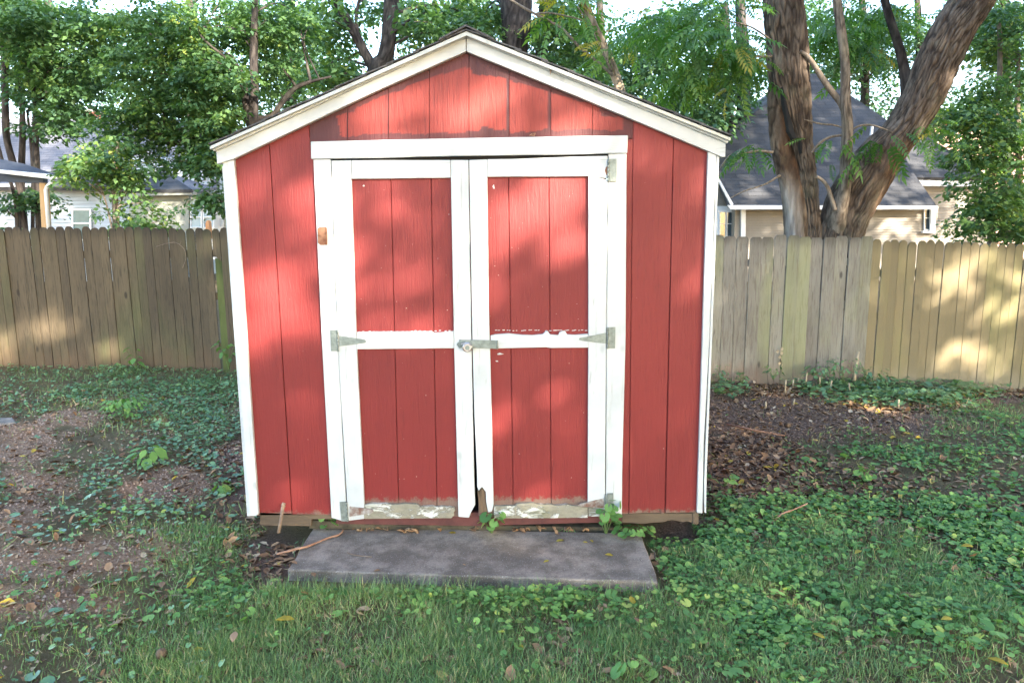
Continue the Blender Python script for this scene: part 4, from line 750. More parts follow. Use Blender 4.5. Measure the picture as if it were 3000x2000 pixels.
# --- left thin stemmed saplings
tree('clump of slim dark stems behind the porch at the left edge', gd(70, 11), [([(8, -20, 20), (14, 150, 18), (16, 330, 20), (22, 420, 18), (60, 560, 20), (75, 720, 22)], 11, .004, 12), ([(60, -20, 14), (62, 200, 15), (66, 380, 16), (62, 520, 18), (66, 720, 20)], 11.2, .004, 12), ([(98, 0, 15), (104, 260, 16), (104, 400, 17), (108, 520, 18), (118, 720, 20)], 11.1, .004, 12), ([(80, 330, 6), (90, 420, 8), (96, 520, 9), (96, 720, 11)], 11.3, 0, 8), ([(-6, 420, 8), (10, 480, 9), (44, 580, 10), (52, 720, 11)], 10.9, 0, 8)],
     [(60, 60, 110, 70, 11, 1.5, 60), (200, 80, 110, 80, 11, 1.5, 60), (100, 190, 110, 50, 11, 1.2, 36), (230, 210, 90, 60, 11, 1.2, 36), (40, 260, 60, 40, 11, 1, 10), (160, 290, 90, 40, 11, 1, 24), (50, 140, 60, 30, 11, 1, 14), (140, 370, 80, 30, 11, .7, 14), (200, 330, 60, 40, 11, .8, 10), (60, 580, 50, 40, 11, .5, 8), (20, 680, 40, 10, 10, .4, 4), (120, 600, 25, 50, 11, .4, 5), (10, 30, 40, 60, 11, 1, 16)], 70, .36, .10, nb=40, tmean=.33, flat=.14, r0=.025)
# --- small tree in front of the white house
tree('small bushy tree with reddish stem and yellow green sprigs before the white house', gd(338, 8.2), [([(345, 430, 10), (336, 520, 15), (338, 600, 17), (342, 700, 20), (342, 800, 22)], 8.2, .003, 12), ([(300, 560, 4), (312, 600, 5), (326, 660, 6), (332, 700, 6)], 8.2, 0, 7, 'branch'), ([(372, 540, 5), (352, 600, 6), (346, 650, 7)], 8.2, 0, 7, 'branch')],
     [(330, 440, 70, 35, 8.2, .6, 20), (270, 470, 60, 30, 8, .5, 16), (225, 480, 40, 30, 8, .4, 10), (340, 500, 70, 40, 8.2, .5, 20), (390, 530, 50, 40, 8.2, .4, 12), (220, 530, 40, 20, 8, .3, 5), (330, 590, 20, 40, 8.1, .3, 3), (380, 660, 60, 22, 8, .3, 10), (450, 650, 60, 25, 8, .3, 8), (440, 600, 40, 25, 8.1, .3, 4), (520, 620, 20, 20, 8, .2, 2)], 50, .26, .085, nb=30, tmean=.62, flat=.12, kw=dict(droop=.5), r0=.012, bark='bark_thin')
# --- right edge trees
tree('leafy slim tree filling the right edge above the tan fence', gd(2930, 10), [([(2925, 60, 11), (2930, 130, 13), (2928, 220, 15), (2918, 330, 15), (2912, 400, 18), (2905, 560, 20), (2905, 800, 24)], 10, .004, 12), ([(2985, 160, 9), (2980, 300, 14), (2985, 500, 16), (2985, 800, 20)], 10.2, .003, 10), ([(2740, 410, 5), (2790, 420, 8), (2840, 416, 9), (2900, 420, 9)], 10, 0, 8, 'branch')],
     [(2950, 90, 80, 90, 10.5, 1, 46), (2860, 110, 50, 50, 10.5, 1, 14), (2900, 330, 90, 50, 9.8, .8, 30), (2830, 380, 70, 50, 9.6, .7, 22), (2960, 420, 60, 60, 9.8, .8, 30), (2860, 470, 70, 40, 9.5, .6, 20), (2950, 560, 60, 70, 9.4, .7, 38), (2880, 610, 50, 50, 9.2, .5, 18), (2970, 660, 50, 40, 9.2, .5, 20), (2830, 660, 40, 25, 9, .4, 8), (2980, 250, 50, 50, 10, .8, 14), (2870, 250, 40, 30, 10.3, .8, 6), (2740, 330, 50, 30, 9.8, .5, 6), (2820, 560, 35, 20, 9.2, .4, 4)], 66, .34, .09, nb=40, tmean=.5, flat=.14, bark='bark_thin', r0=.015)
# --- trees beyond the houses
far = [('tall tree with broken canopy behind the white house, far left', 30, [(150, 120, 190, 150, 70), (-30, 200, 90, 200, 30), (330, 220, 120, 120, 40)], [(140, 0, 26)]),
       ('broad dense tree behind the white house ridge', 32, [(520, 140, 190, 170, 90), (700, 250, 160, 130, 60), (600, 330, 120, 60, 24)], [(560, 0, 30)]),
       ('dark round tree between the maple and the forked trunk', 28, [(880, 230, 120, 90, 50), (950, 130, 90, 130, 30), (820, 60, 100, 90, 30)], [(850, 60, 30)]),
       ('thinly leaved tree against bright sky above the shed peak', 30, [(1180, 170, 60, 60, 6), (1340, 60, 110, 50, 22), (1420, 40, 60, 60, 14), (1220, 30, 80, 40, 14)], [(1385, 40, 20)]),
       ('tree with bluish crown behind the right roof slope', 27, [(1700, 130, 100, 120, 50), (1620, 230, 60, 50, 12), (1850, 210, 120, 100, 60)], [(1760, 80, 26)]),
       ('dense tree left of the tan house roof', 26, [(1980, 150, 120, 160, 80), (2090, 280, 80, 90, 50), (2010, 330, 90, 40, 24), (2180, 180, 80, 90, 36)], [(2130, 150, 30), (2175, 140, 40)]),
       ('tree rising behind the tan house roof between the trunks', 33, [(2440, 120, 90, 120, 60), (2540, 170, 90, 120, 50), (2350, 60, 110, 80, 40), (2620, 120, 70, 80, 24)], [(2530, 100, 26)]),
       ('tree behind the leaning trunk near the bright sky gap', 34, [(2700, 90, 60, 70, 24), (2740, 250, 30, 90, 12), (2600, 320, 50, 60, 14), (2700, 370, 60, 30, 20)], [(2690, 60, 20)]),
       ('dark tall tree at the far right edge', 31, [(2940, 120, 90, 150, 60), (2880, 30, 90, 50, 30), (2990, 330, 60, 120, 40), (2850, 320, 60, 50, 16)], [(2945, 0, 24)])]
for lab, Y, bl, st in far:
    tree(lab, gd(st[0][0], Y), [([(u-6, v-140, w*.7), (u, v, w*.9), (u+4, v+150, w), (u, 700, w*1.2)], Y+(.5*i), .03, 14) for i, (u, v, w) in enumerate(st)], [(a, b, c, d, Y, 3.5, int(n*.55)) for a, b, c, d, n in bl], 80, 1.0, .21, mat='leaf_far', nb=12, group='trees beyond the houses', tmean=.4, flat=.25, r0=.07)
# distant wood reading as one mass
cw = clumps([(u, 520+random.uniform(-30, 40), 130, 110, 58, 5, 26) for u in range(-300, 3400, 170)]+[(u, 330, 120, 110, 62, 5, 4) for u in list(range(-200, 1000, 200))+[1950, 2150, 2350, 2500, 2950]])
wd_ = empty('distant_wood', (0, 58, -.5), 'hazy distant line of green trees closing the view behind the houses', 'wood'); wd_['kind'] = 'stuff'
crown('foliage', cw, 70, 1.9, .4, .48, 'leaf_far', wd_, tmean=.5); wd_.children[0]['kind'] = 'stuff'
# ------------------------------------------------------------ unseen trees added behind the viewer, crowns cut to shape the sun patches
Ax = np.cross(SD, [0, 0, 1.]); Ax /= np.linalg.norm(Ax); Bx = np.cross(Ax, SD)
def sunab(P): return P@Ax, P@Bx
LIT = []    # (a, b, ra, rb): where light must pass
def lit(u, v, ru, rv, Y, k=1.0):
    c = at(u, v, Y); e = at(u+ru, v, Y); g = at(u, v-rv, Y); a, b = sunab(c); LIT.append((a, b, abs(sunab(e)[0]-a)+.02, abs(sunab(g)[1]-b)+.02, k))
for q in ((800, 950, 90, 60), (850, 870, 60, 40), (780, 800, 50, 30), (860, 560, 45, 90), (730, 740, 45, 50), (840, 430, 50, 40), (980, 700, 40, 60), (1010, 560, 40, 50), (1130, 620, 60, 40), (1200, 900, 60, 60), (1250, 590, 50, 35), (1500, 620, 80, 60), (1660, 620, 60, 90), (1480, 800, 30, 50), (1500, 1160, 60, 60), (1250, 300, 90, 50), (1440, 300, 60, 40), (1650, 320, 50, 50), (1050, 330, 50, 40), (2010, 560, 45, 60), (2030, 760, 30, 130), (1150, 440, 120, 30), (1600, 425, 150, 25), (1130, 250, 60, 40), (1900, 390, 60, 30), (980, 880, 20, 60), (900, 1170, 40, 30), (1680, 240, 60, 30), (700, 600, 20, 60), (2000, 900, 20, 40), (1570, 590, 130, 60), (1480, 720, 50, 60), (1680, 740, 40, 80), (1060, 780, 45, 110), (1190, 560, 60, 40), (1260, 760, 50, 60), (1240, 900, 70, 50), (770, 900, 70, 100), (880, 640, 30, 80)): lit(*q, 0)
for q in ((20, 980, 60, 40), (125, 945, 40, 40), (200, 950, 40, 20), (30, 1040, 60, 30), (420, 990, 30, 16), (280, 1050, 30, 20), (2790, 850, 40, 50), (2860, 770, 35, 50), (2800, 1030, 70, 50), (2940, 900, 40, 60), (2980, 800, 30, 40), (2900, 1060, 60, 40), (2790, 740, 30, 20), (2620, 760, 20, 30)): lit(*q, FY)
for q in ((2330, 230, 60, 70), (2345, 290, 30, 40), (2740, 250, 40, 25), (2650, 400, 25, 30), (2520, 640, 50, 35), (2485, 380, 10, 50), (2400, 620, 12, 50), (2880, 20, 30, 20)): lit(*q, YT)
for q in ((2110, 150, 110, 50), (2160, 60, 80, 40), (2030, 250, 80, 40)): lit(*q, YT, .7)
for q in ((560, 60, 60, 40), (620, 215, 60, 40), (520, 110, 60, 30), (600, 170, 60, 30), (740, 180, 20, 40), (712, 250, 20, 30), (560, 470, 50, 30), (620, 440, 40, 30), (640, 560, 30, 30), (640, 350, 50, 20), (900, 40, 60, 40)): lit(*q, 9.2)
for q in ((280, 430, 60, 40), (220, 480, 40, 30), (320, 500, 40, 20), (230, 540, 30, 20), (340, 660, 20, 30)): lit(*q, 8.2)
for q in ((1800, 160, 30, 90), (1820, 250, 30, 60)): lit(*q, 7)
for q in ((2500, 650, 60, 40), (2630, 640, 70, 60), (2800, 600, 60, 60), (2860, 560, 40, 70), (2740, 530, 20, 30)): lit(*q, YH, .9)
for q in ((2850, 640, 60, 50), (2930, 420, 60, 60), (2960, 560, 50, 60)): lit(*q, 9.5, .8)
for q in ((480, 650, 50, 40), (420, 660, 30, 40), (510, 590, 30, 20)): lit(*q, YS)
for q in ((2560, 1190, 60, 20), (2640, 1210, 50, 15), (2950, 1170, 50, 15)):
    c = atz(q[0], q[1], -.25); a, b = sunab(c); LIT.append((a, b, .28, .09, .9))
LIT = np.array(LIT); LIT[:, 2:4] += .035; LIT[LIT[:, 1] > 6, 2:4] *= 1.35
amin, amax = -33.0, 6.0
Nn = 100000; N2 = 130000; aa_ = rng.uniform(amin, amax, Nn); bb_ = rng.uniform(-2.2, 15, Nn); fine_ = np.zeros(Nn+N2, bool); fine_[Nn:] = True
kc = ~((aa_ > -10) & (aa_ < 4.5) & (bb_ < 10)); kc = np.concatenate([kc, np.ones(N2, bool)])
aa_ = np.concatenate([aa_, rng.uniform(-10, 4.5, N2)])[kc]; bb_ = np.concatenate([bb_, rng.uniform(-2.2, 10, N2)])[kc]; fine_ = fine_[kc]; Nn = len(aa_); dd_ = rng.uniform(15, 19, Nn)
pl = np.zeros(Nn)
wa = aa_+.22*(vnoise(aa_*2.2, bb_*2.2, 31)-.5); wb = bb_+.22*(vnoise(aa_*2.2, bb_*2.2, 33)-.5)
for a, b, ra, rb, k in LIT: pl = np.maximum(pl, k*np.clip(1.45-np.sqrt(((wa-a)/ra)**2+((wb-b)/rb)**2), 0, 1))
nowal = np.clip(np.maximum(np.abs(aa_+7.5)-2.6, (bb_-6.6)*1.5), 0, 1)
upn = nowal*np.clip((vnoise(aa_*.8, bb_*.9, 21)-.60)*6, 0, 1)*np.clip(np.maximum((bb_-4.5)/1.0, (-11-aa_)/1.5), 0, 1)          # looser canopy above
pl = np.maximum(pl, upn*.85)
keep = rng.random(Nn) > pl*1.03
aa_, bb_, dd_, fine_ = aa_[keep], bb_[keep], dd_[keep], fine_[keep]; PS = aa_[:, None]*Ax+bb_[:, None]*Bx+dd_[:, None]*SD
ok = PS[:, 2] > -.1; PS, aa_, fine_ = PS[ok], aa_[ok], fine_[ok]; nt_ = 6; bins = np.linspace(amin, amax, nt_+1)
for i in range(nt_):
    s = (aa_ >= bins[i]) & (aa_ < bins[i+1]); P = PS[s]; ac = (bins[i]+bins[i+1])/2; bp = ac*Ax+18.5*SD; bp = (float(bp[0]), float(bp[1]), -.2)
    g = empty('unseen_shade_tree', bp, 'unseen leafy tree added behind the viewer, crown cut to shape the sun patches, '+['farthest right', 'second from the right', 'third from the right', 'third from the left', 'second from the left', 'farthest left'][i], 'tree', 'unseen trees shaping the sunlight')
    k = len(P); scatter('crown', LV, LQ, P-0, rotmats(rng.random(k)*6.3, rng.normal(0, .8, k), rng.random(k)*6.3), np.where(fine_[s], .20, .36)*(.85+.4*rng.random(k)), rng.random(k), MT['leaf_shade'], g, bp)
    MB().tube([(bp[0], bp[1], -.4), (bp[0]+.1, bp[1], 3), (bp[0]-.1, bp[1]+.2, 8), (bp[0], bp[1], 12)], [.4, .3, .22, .06], 12).build('trunk', MT['bark_dark'], g)
# ------------------------------------------------------------ ground cover
def slabmask(x, y): return (x > -.93) & (x < .91) & (y > -.56) & (y < .07)
def shedmask(x, y): return (x > -1.2) & (x < 1.21) & (y > .0) & (y < DEP)
def spread(n, x0, x1, y0, y1, dens):
    x = rng.uniform(x0, x1, n); y = rng.uniform(y0, y1, n); u, v = seen(x, y); k = (rng.random(n) < dens(u, v, x, y)) & ~slabmask(x, y) & ~shedmask(x, y) & (u > -150) & (u < 3150) & (v < 2120) & (y > CAM[1]+.6)
    return x[k], y[k], u[k], v[k]
nz2 = lambda x, y, s, f=2.5: vnoise(x*f, y*f, s)
def P3(x, y, h=0): return np.stack([x, y, gz(x, y)+h], 1)
# grass
BL = [(-.5, 0, 0), (.5, 0, 0), (.4, .25, .55), (-.4, .25, .55), (.05, .62, 1), (-.05, .62, 1)]; BQ = [(0, 1, 2, 3), (3, 2, 4, 5)]
def dgrass(u, v, x, y):
    g = ell(u, v, 1250, 1960, 980, 330, .35)*.95+.55*ell(u, v, 2500, 1750, 760, 330, .6)+.35*ell(u, v, 2800, 1230, 260, 60, .5)+.3*ell(u, v, 600, 1560, 300, 140)+.28*ell(u, v, 400, 1170, 450, 120)+.1
    g *= .35+1.1*np.clip((nz2(x, y, 41, 3.3)-.25)*1.8, 0, 1); return np.clip(g*(1-.93*m_mulch(u, v))*(1-.85*m_dirt(u, v)), 0, 1)
def grass(name, n, x0, x1, y0, y1, sc, hh, label):
    x, y, u, v = spread(n, x0, x1, y0, y1, dgrass); k = len(x); h = hh*(.5+rng.random(k))*(.7+.6*nz2(x, y, 51, 5)); P = P3(x, y, -.004)
    R = rotmats(rng.random(k)*6.3, rng.normal(.2, .75, k), rng.random(k)*6.3); S3 = np.stack([sc*(.7+.6*rng.random(k)), h*.9, h], 1)
    t = np.clip(.45+.25*(nz2(x, y, 61, 2)-.5)+rng.normal(0, .16, k)+(rng.random(k) < .10)*.5, 0, 1)
    o = scatter(name, BL, BQ, P, R, S3, t, MT['grass']); tag(o, label, 'grass', kind='stuff')
grass('lawn_grass', 300000, -2.1, 2.4, -1.75, .2, .0027, .038, 'short green grass blades in the foreground before the slab')
grass('yard_grass', 130000, -7.2, 7.2, -.6, 4.6, .0045, .055, 'scattered tufts of grass across the yard beside the shed and fences')
k = 2600; x = rng.uniform(-.95, .9, k); y = -.60+rng.normal(0, .03, k)+.07*np.clip((-x), 0, 1)*0; ok_ = rng.random(k) < np.clip(1-(x+.9)/1.9, .12, 1); x, y = x[ok_], y[ok_]; k = len(x); h = .07*(.4+rng.random(k))
o = scatter('edge_grass', BL, BQ, P3(x, y, -.004), rotmats(rng.random(k)*6.3, rng.normal(.1, .5, k), rng.random(k)*6.3), np.stack([np.full(k, .003), h*.9, h], 1), np.clip(rng.normal(.5, .2, k), 0, 1), MT['grass']); tag(o, 'longer grass leaning over the front edge of the slab', 'grass', kind='stuff')
# round violet leaves
n = 9; VV = [(0, .02, 0)]+[(math.sin(a)*.5*(1 if abs(a) < 2.6 else .9), math.cos(a)*.52+.0-.0, .10*(abs(math.sin(a))**2)) for a in np.linspace(-2.75, 2.75, n)]; VF = [(0, i+1, i+2) for i in range(n-1)]
def dviol(u, v, x, y):
    g = .9*ell(u, v, 2550, 1650, 760, 340, .4)+1.5*ell(u, v, 1400, 1735, 640, 60, .5)+.5*ell(u, v, 1500, 1800, 600, 90, .5)+.55*ell(u, v, 800, 1780, 320, 130, .6)+.75*ell(u, v, 2800, 1310, 420, 110, .4)+.5*ell(u, v, 2100, 1610, 160, 80)+.22*ell(u, v, 300, 1600, 500, 380, .5)+.4*ell(u, v, 2200, 1980, 1000, 160)+.05
    g *= .10+1.15*np.clip((nz2(x, y, 71, 2.6)-.34)*2.4, 0, 1)*np.clip(1.7*nz2(x, y, 73, 8)-.15, 0, 1); return np.clip(g*(1-.92*m_mulch(u, v))*(1-.8*m_dirt(u, v)), 0, 1)
def violets(name, n_, x0, x1, y0, y1, s0, hh, label, dens=dviol, mat='violet', tm=.48):
    x, y, u, v = spread(n_, x0, x1, y0, y1, dens); k = len(x); h = hh*rng.random(k)**.8*(.4+.9*nz2(x, y, 81, 3)); P = P3(x, y, .006); P[:, 2] += h
    R = rotmats(rng.random(k)*6.3, np.abs(rng.normal(.32, .25, k)), rng.random(k)*6.3); t = np.clip(tm+rng.normal(0, .28, k)+.35*(h/hh-.4), 0, 1)  # raised leaves tinted brighter and low ones darker, light by height painted in
    o = scatter(name, VV, VF, P, R, s0*(.4+.6*rng.random(k)+.9*(rng.random(k) < .12)*rng.random(k)), t, MT[mat], smooth=True); tag(o, label, 'ground cover', kind='stuff')
    return P, h
Pv, hv = violets('violet_leaves', 46000, -2.3, 3.0, -1.75, .6, .031, .045, 'round leaved violets carpeting the ground before and right of the slab')
violets('yard_violets', 62000, 1.2, 7.2, -1, 4.5, .036, .045, 'round leaved violets spreading over the right side yard')
kk = rng.random(len(Pv)) < .35; Ps = Pv[kk]; 
STV = [(-.5, 0, 0), (.5, 0, 0), (.5, .0, 1), (-.5, .0, 1)]
scs = np.stack([np.full(len(Ps), .0022), np.full(len(Ps), 1.), hv[kk]+.012], 1); Ps2 = Ps.copy(); Ps2[:, 2] -= hv[kk]+.012
o = scatter('violet_stalks', STV, [(0, 1, 2, 3)], Ps2, rotmats(rng.random(len(Ps))*6.3, rng.normal(0, .15, len(Ps)), rng.random(len(Ps))*6.3), scs, np.full(len(Ps), .8), MT['violet']); tag(o, 'thin green stalks holding up the violet leaves', 'ground cover', kind='stuff')
def divy(u, v, x, y):
    g = 1.0*ell(u, v, 330, 1160, 480, 120, .35)+.8*ell(u, v, 560, 1290, 260, 90, .5)+.6*ell(u, v, 330, 1400, 330, 90, .5)+.55*ell(u, v, 560, 1520, 240, 120, .5)+.4*ell(u, v, 100, 1560, 300, 300, .5)+.5*ell(u, v, 660, 1300, 120, 200)+.12
    g *= .15+1.0*np.clip((nz2(x, y, 91, 2.1)-.28)*2.2, 0, 1)*(.5+.5*nz2(x, y, 93, 8)); return np.clip(g*(1-.9*m_dirt(u, v)), 0, 1)*(u < 900)
violets('ground_ivy', 62000, -7.3, -.9, -2.4, 4.6, .034, .055, 'bluish green ground ivy covering the left yard up to the fence', divy, 'ivy', .4)
def dfar(u, v, x, y): return np.clip((.9*ell(u, v, 2650, 1165, 330, 42, .5)+.8*ell(u, v, 2420, 1120, 160, 45, .6)+.5*ell(u, v, 2140, 1150, 70, 30))*(.4+nz2(x, y, 95, 3)), 0, 1)*(u > 2000)
violets('fence_foot_ivy', 16000, 1.3, 7.2, 2.2, 4.6, .06, .14, 'dark green creeper growing along the foot of the right fences', dfar, 'ivy', .35)
# leaf litter and mulch chips
CU_ = [(0, 0, .0), (.3, .25, .14), (.22, .7, .16), (0, 1, .08), (-.22, .7, .2), (-.3, .25, .1), (0, .5, -.02)]; CQ = [(0, 1, 2, 6), (6, 2, 3, 4), (0, 6, 4, 5)]
def litter(name, n_, x0, x1, y0, y1, s0, dens, label, tm=.45, ts=.25, flat=.35):
    x, y, u, v = spread(n_, x0, x1, y0, y1, dens); k = len(x); P = P3(x, y, .004); sz = s0*(.4+1.1*rng.random(k)**1.5)
    o = scatter(name, CU_, CQ, P, rotmats(rng.random(k)*6.3, rng.normal(0, flat, k), rng.random(k)*6.3), np.stack([sz*(.5+.6*rng.random(k)), sz, sz*(.6+.8*rng.random(k))], 1), np.clip(rng.normal(tm, ts, k), 0, 1), MT['litter']); tag(o, label, 'leaf litter', kind='stuff')
litter('leaf_litter', 30000, 1.1, 4.2, -1.0, 2.6, .045, lambda u, v, x, y: np.clip(1.1*ell(u, v, 2190, 1400, 230, 150, .5)+.25*ell(u, v, 2400, 1500, 350, 150)+.5*ell(u, v, 2000, 1570, 120, 50), 0, 1), 'brown curled fallen leaves beside the right wall of the shed', .42)
litter('fence_litter', 16000, 1.3, 7.2, 2.4, 4.6, .06, lambda u, v, x, y: np.clip(.9*ell(u, v, 2300, 1140, 260, 28, .5)+.8*ell(u, v, 2620, 1190, 260, 30, .5)+.8*ell(u, v, 2900, 1145, 200, 22)+.06*ell(u, v, 2330, 1212, 400, 90), 0, 1), 'dry leaf litter along the foot of the right fences', .6)
litter('yard_litter', 60000, -5, 5, -2.7, 3.5, .05, lambda u, v, x, y: .16+.25*ell(u, v, 2500, 1650, 700, 350)*(nz2(x, y, 98) > .45)+.08*m_dirt(u, v)*(nz2(x, y, 97) > .55)+.6*ell(u, v, 780, 1620, 180, 110)+.25*ell(u, v, 660, 1420, 160, 160)+.15*ell(u, v, 1500, 1740, 500, 30), 'scattered dead leaves and debris over the front and left yard', .5)
litter('mulch_chips', 40000, 1.2, 6.5, .8, 4.5, .016, lambda u, v, x, y: np.clip(1.3*ell(u, v, 2340, 1215, 420, 90, .4), 0, 1)*.9, 'fine dark mulch chips on the bare ground right of the shed', .4, .2, .5)
litter('threshold_debris', 900, -.75, .95, -.02, .07, .035, lambda u, v, x, y: 0*x+1, 'leaf debris packed under the doors', .45) if False else None
# crumbs of soil and short straw
TV = [(-.5, -.4, 0), (.5, -.35, 0), (.05, .5, 0), (0, 0, .7)]; TF = [(0, 1, 3), (1, 2, 3), (2, 0, 3)]
def crumbs(name, n_, x0, x1, y0, y1, s0, dens, label, mat, tm):
    x, y, u, v = spread(n_, x0, x1, y0, y1, dens); k = len(x); o = scatter(name, TV, TF, P3(x, y, -.002), rotmats(rng.random(k)*6.3, rng.normal(0, .3, k), rng.random(k)*6.3), s0*(.3+1.3*rng.random(k)**2), np.clip(rng.normal(tm, .2, k), 0, 1), MT[mat]); tag(o, label, 'soil', kind='stuff')
crumbs('soil_crumbs', 80000, -6, 1.0, -1.8, 3.5, .014, lambda u, v, x, y: np.clip(m_dirt(u, v)+.12, 0, 1), 'crumbs of reddish soil and grit on the bare left ground', 'crumb', .72)
crumbs('mulch_crumbs', 80000, 1.2, 6, -.5, 4.5, .014, lambda u, v, x, y: np.clip(m_mulch(u, v)+.08, 0, 1), 'dark crumbly mulch grains on the right ground', 'crumb', .42)
SV = [(-.5, 0, 0), (.5, 0, 0), (.5, 1, .02), (-.5, 1, .05)]
x, y, u, v = spread(30000, -5, 5.5, -2.7, 4, lambda u, v, x, y: .25+.35*m_dirt(u, v)+.2*m_mulch(u, v)); k = len(x)
o = scatter('straw_bits', SV, [(0, 1, 2, 3)], P3(x, y, .004), rotmats(rng.random(k)*6.3, rng.normal(0, .2, k), rng.random(k)*6.3), np.stack([np.full(k, .0022)*(.6+rng.random(k)), .05*(.3+rng.random(k)), np.full(k, .05)], 1), np.clip(rng.normal(.75, .2, k), 0, .97), MT['litter']); tag(o, 'short straw bits and dry stems strewn over the ground', 'straw', kind='stuff')
# straw and twigs
def sticks(name, n_, x0, x1, y0, y1, dens, L, r, label, mat='twig'):
    x, y, u, v = spread(n_, x0, x1, y0, y1, dens); mb = MB()
    for a, b in zip(x, y):
        l = L*random.uniform(.4, 1.3); t = random.uniform(0, 6.3); z = float(gz(a, b)); dx, dy = math.cos(t)*l/2, math.sin(t)*l/2
        mb.tube([(a-dx, b-dy, z+.006), (a+random.uniform(-.01, .01), b+random.uniform(-.01, .01), z+.010+random.uniform(0, .012)), (a+dx, b+dy, z+.008)], [r*random.uniform(.7, 1.4), r, r*.5], 4, False)
    tag(mb.build(name, MT[mat], loc=(0, 0, 0)), label, 'twigs', kind='stuff')
sticks('fallen_twigs', 1800, -4, 5, -2.5, 3.5, lambda u, v, x, y: .12+.4*ell(u, v, 650, 1380, 140, 160)+.4*m_dirt(u, v)+.3*ell(u, v, 2300, 1350, 400, 160), .14, .0028, 'thin dry twigs and straw lying over the yard')
sticks('roots_under_shed', 260, 1.0, 1.35, -.1, .4, lambda u, v, x, y: 0*x+.5, .12, .002, 'tangle of dry roots in the hollow under the right shed corner', 'twig')
# debris along the sill (things on the slab edge)
def dead_leaf(u, v, z, s, rot_, mat, label, group=None, cat='fallen leaf', curl=.25):
    p = atz(u, v, z); me = bpy.data.meshes.new('fallen_leaf'); V = [(0, -.5, .02), (.20, -.22, curl*.5), (.26, .12, curl*.6), (.1, .42, .1), (0, .58, .05), (-.1, .42, .12), (-.24, .12, curl*.7), (-.2, -.22, curl*.4), (0, -.2, -.0), (0, .14, -.01), (0, .4, .02)]
    me.from_pydata([(x*s, y*s, z_*s) for x, y, z_ in V], [], [(0, 1, 8), (1, 2, 9, 8), (2, 3, 10, 9), (3, 4, 10), (4, 5, 10), (5, 6, 9, 10), (6, 7, 8, 9), (7, 0, 8)]); me.polygons.foreach_set('use_smooth', [True]*8)
    a = me.attributes.new('tint', 'FLOAT', 'POINT'); a.data.foreach_set('value', [random.uniform(.2, .8) if mat == 'yellow' else random.uniform(.4, .8)]*11)
    o = link('fallen_leaf', me, MT[mat], None, (p[0], p[1], z+.003)); o.rotation_euler = (random.uniform(-.15, .15), random.uniform(-.15, .15), rot_); tag(o, label, cat, group)
    sd = o.modifiers.new('s', 'SOLIDIFY'); sd.thickness = .0006; return o
for q in ((1642, 1585, -.1, .045, 1.9, 'yellow', 'largest curled yellow leaf on the right half of the slab'), (1715, 1589, -.1, .026, 1.7, 'yellow', 'small yellow leaf beside the browner one on the slab'), (1733, 1586, -.1, .032, .3, 'yellow', 'brownish yellow leaf standing on the slab below the tee hinge'), (1785, 1627, -.1, .040, 1.6, 'yellow', 'pale yellow leaf nearest the right end of the slab'), (1601, 1645, -.1, .030, 2.1, 'yellow', 'olive curled leaf near the front middle of the slab'), (1326, 1562, -.1, .040, 1.4, 'yellow', 'greenish leaf at the back of the slab below the door gap'), (1360, 1655, -.1, .018, 1.2, 'litter', 'tiny tan leaf bit in the middle of the slab'), (1105, 1672, -.1, .03, 2.0, 'litter', 'thin tan leaf near the front left of the slab'), (1632, 1565, -.1, .028, .6, 'litter', 'small rust brown leaf at the back of the slab'), (860, 1649, -.1, .045, 1.2, 'litter', 'whitish dry leaf on the left corner of the slab'), (1087, 1553, -.1, .04, 1.0, 'litter', 'pale crumpled leaf at the back left of the slab'), (1035, 1547, -.1, .035, 1.6, 'yellow', 'olive leaf under the left hinge on the slab'),
          (837, 1817, -.11, .075, 1.7, 'yellow', 'bright yellow oval leaf on the grass left of centre'), (475, 1715, -.11, .06, .4, 'litter', 'pinkish tan dry leaf among ivy left of the slab'), (686, 1868, -.09, .06, .2, 'litter', 'upright pinkish dry leaf in the grass below the yellow leaf'), (918, 1685, -.10, .05, .5, 'litter', 'cream dry leaf against the front left slab corner'), (2835, 1602, -.09, .06, 1.5, 'yellow', 'cream yellow leaf on the violets at mid right'), (2775, 1815, -.09, .05, 1.7, 'yellow', 'yellow leaf curled low on the lower right'), (2925, 1940, -.08, .06, .9, 'yellow', 'golden leaf nearest the lower right corner'), (2400, 1865, -.08, .05, .6, 'yellow', 'straw yellow leaf low centre right in the grass'), (2515, 1618, -.09, .05, 2.1, 'yellow', 'pale yellow leaf left of the one at mid right'), (1865, 1817, -.08, .035, .5, 'litter', 'small white dry leaf before the slab right half'), (2250, 1370, -.13, .06, 1.5, 'yellow', 'yellow green curled leaf among brown litter right of the shed'), (190/2.24*0+84, 1590, -.11, .09, .9, 'litter', 'long whitish leaf strip on the left soil')):
    dead_leaf(*q)
for k in range(34):
    u = random.choice([random.uniform(1030, 1400), random.uniform(1030, 1240), random.uniform(1500, 1720)]); v = random.uniform(1546, 1560)
    dead_leaf(u, v, -.095, random.uniform(.03, .055), random.uniform(0, 6), 'litter', 'brown dead leaf caught under the shed doors along the slab edge', 'dead leaves along the door sill', curl=.5).rotation_euler.x = random.uniform(-.9, .9)
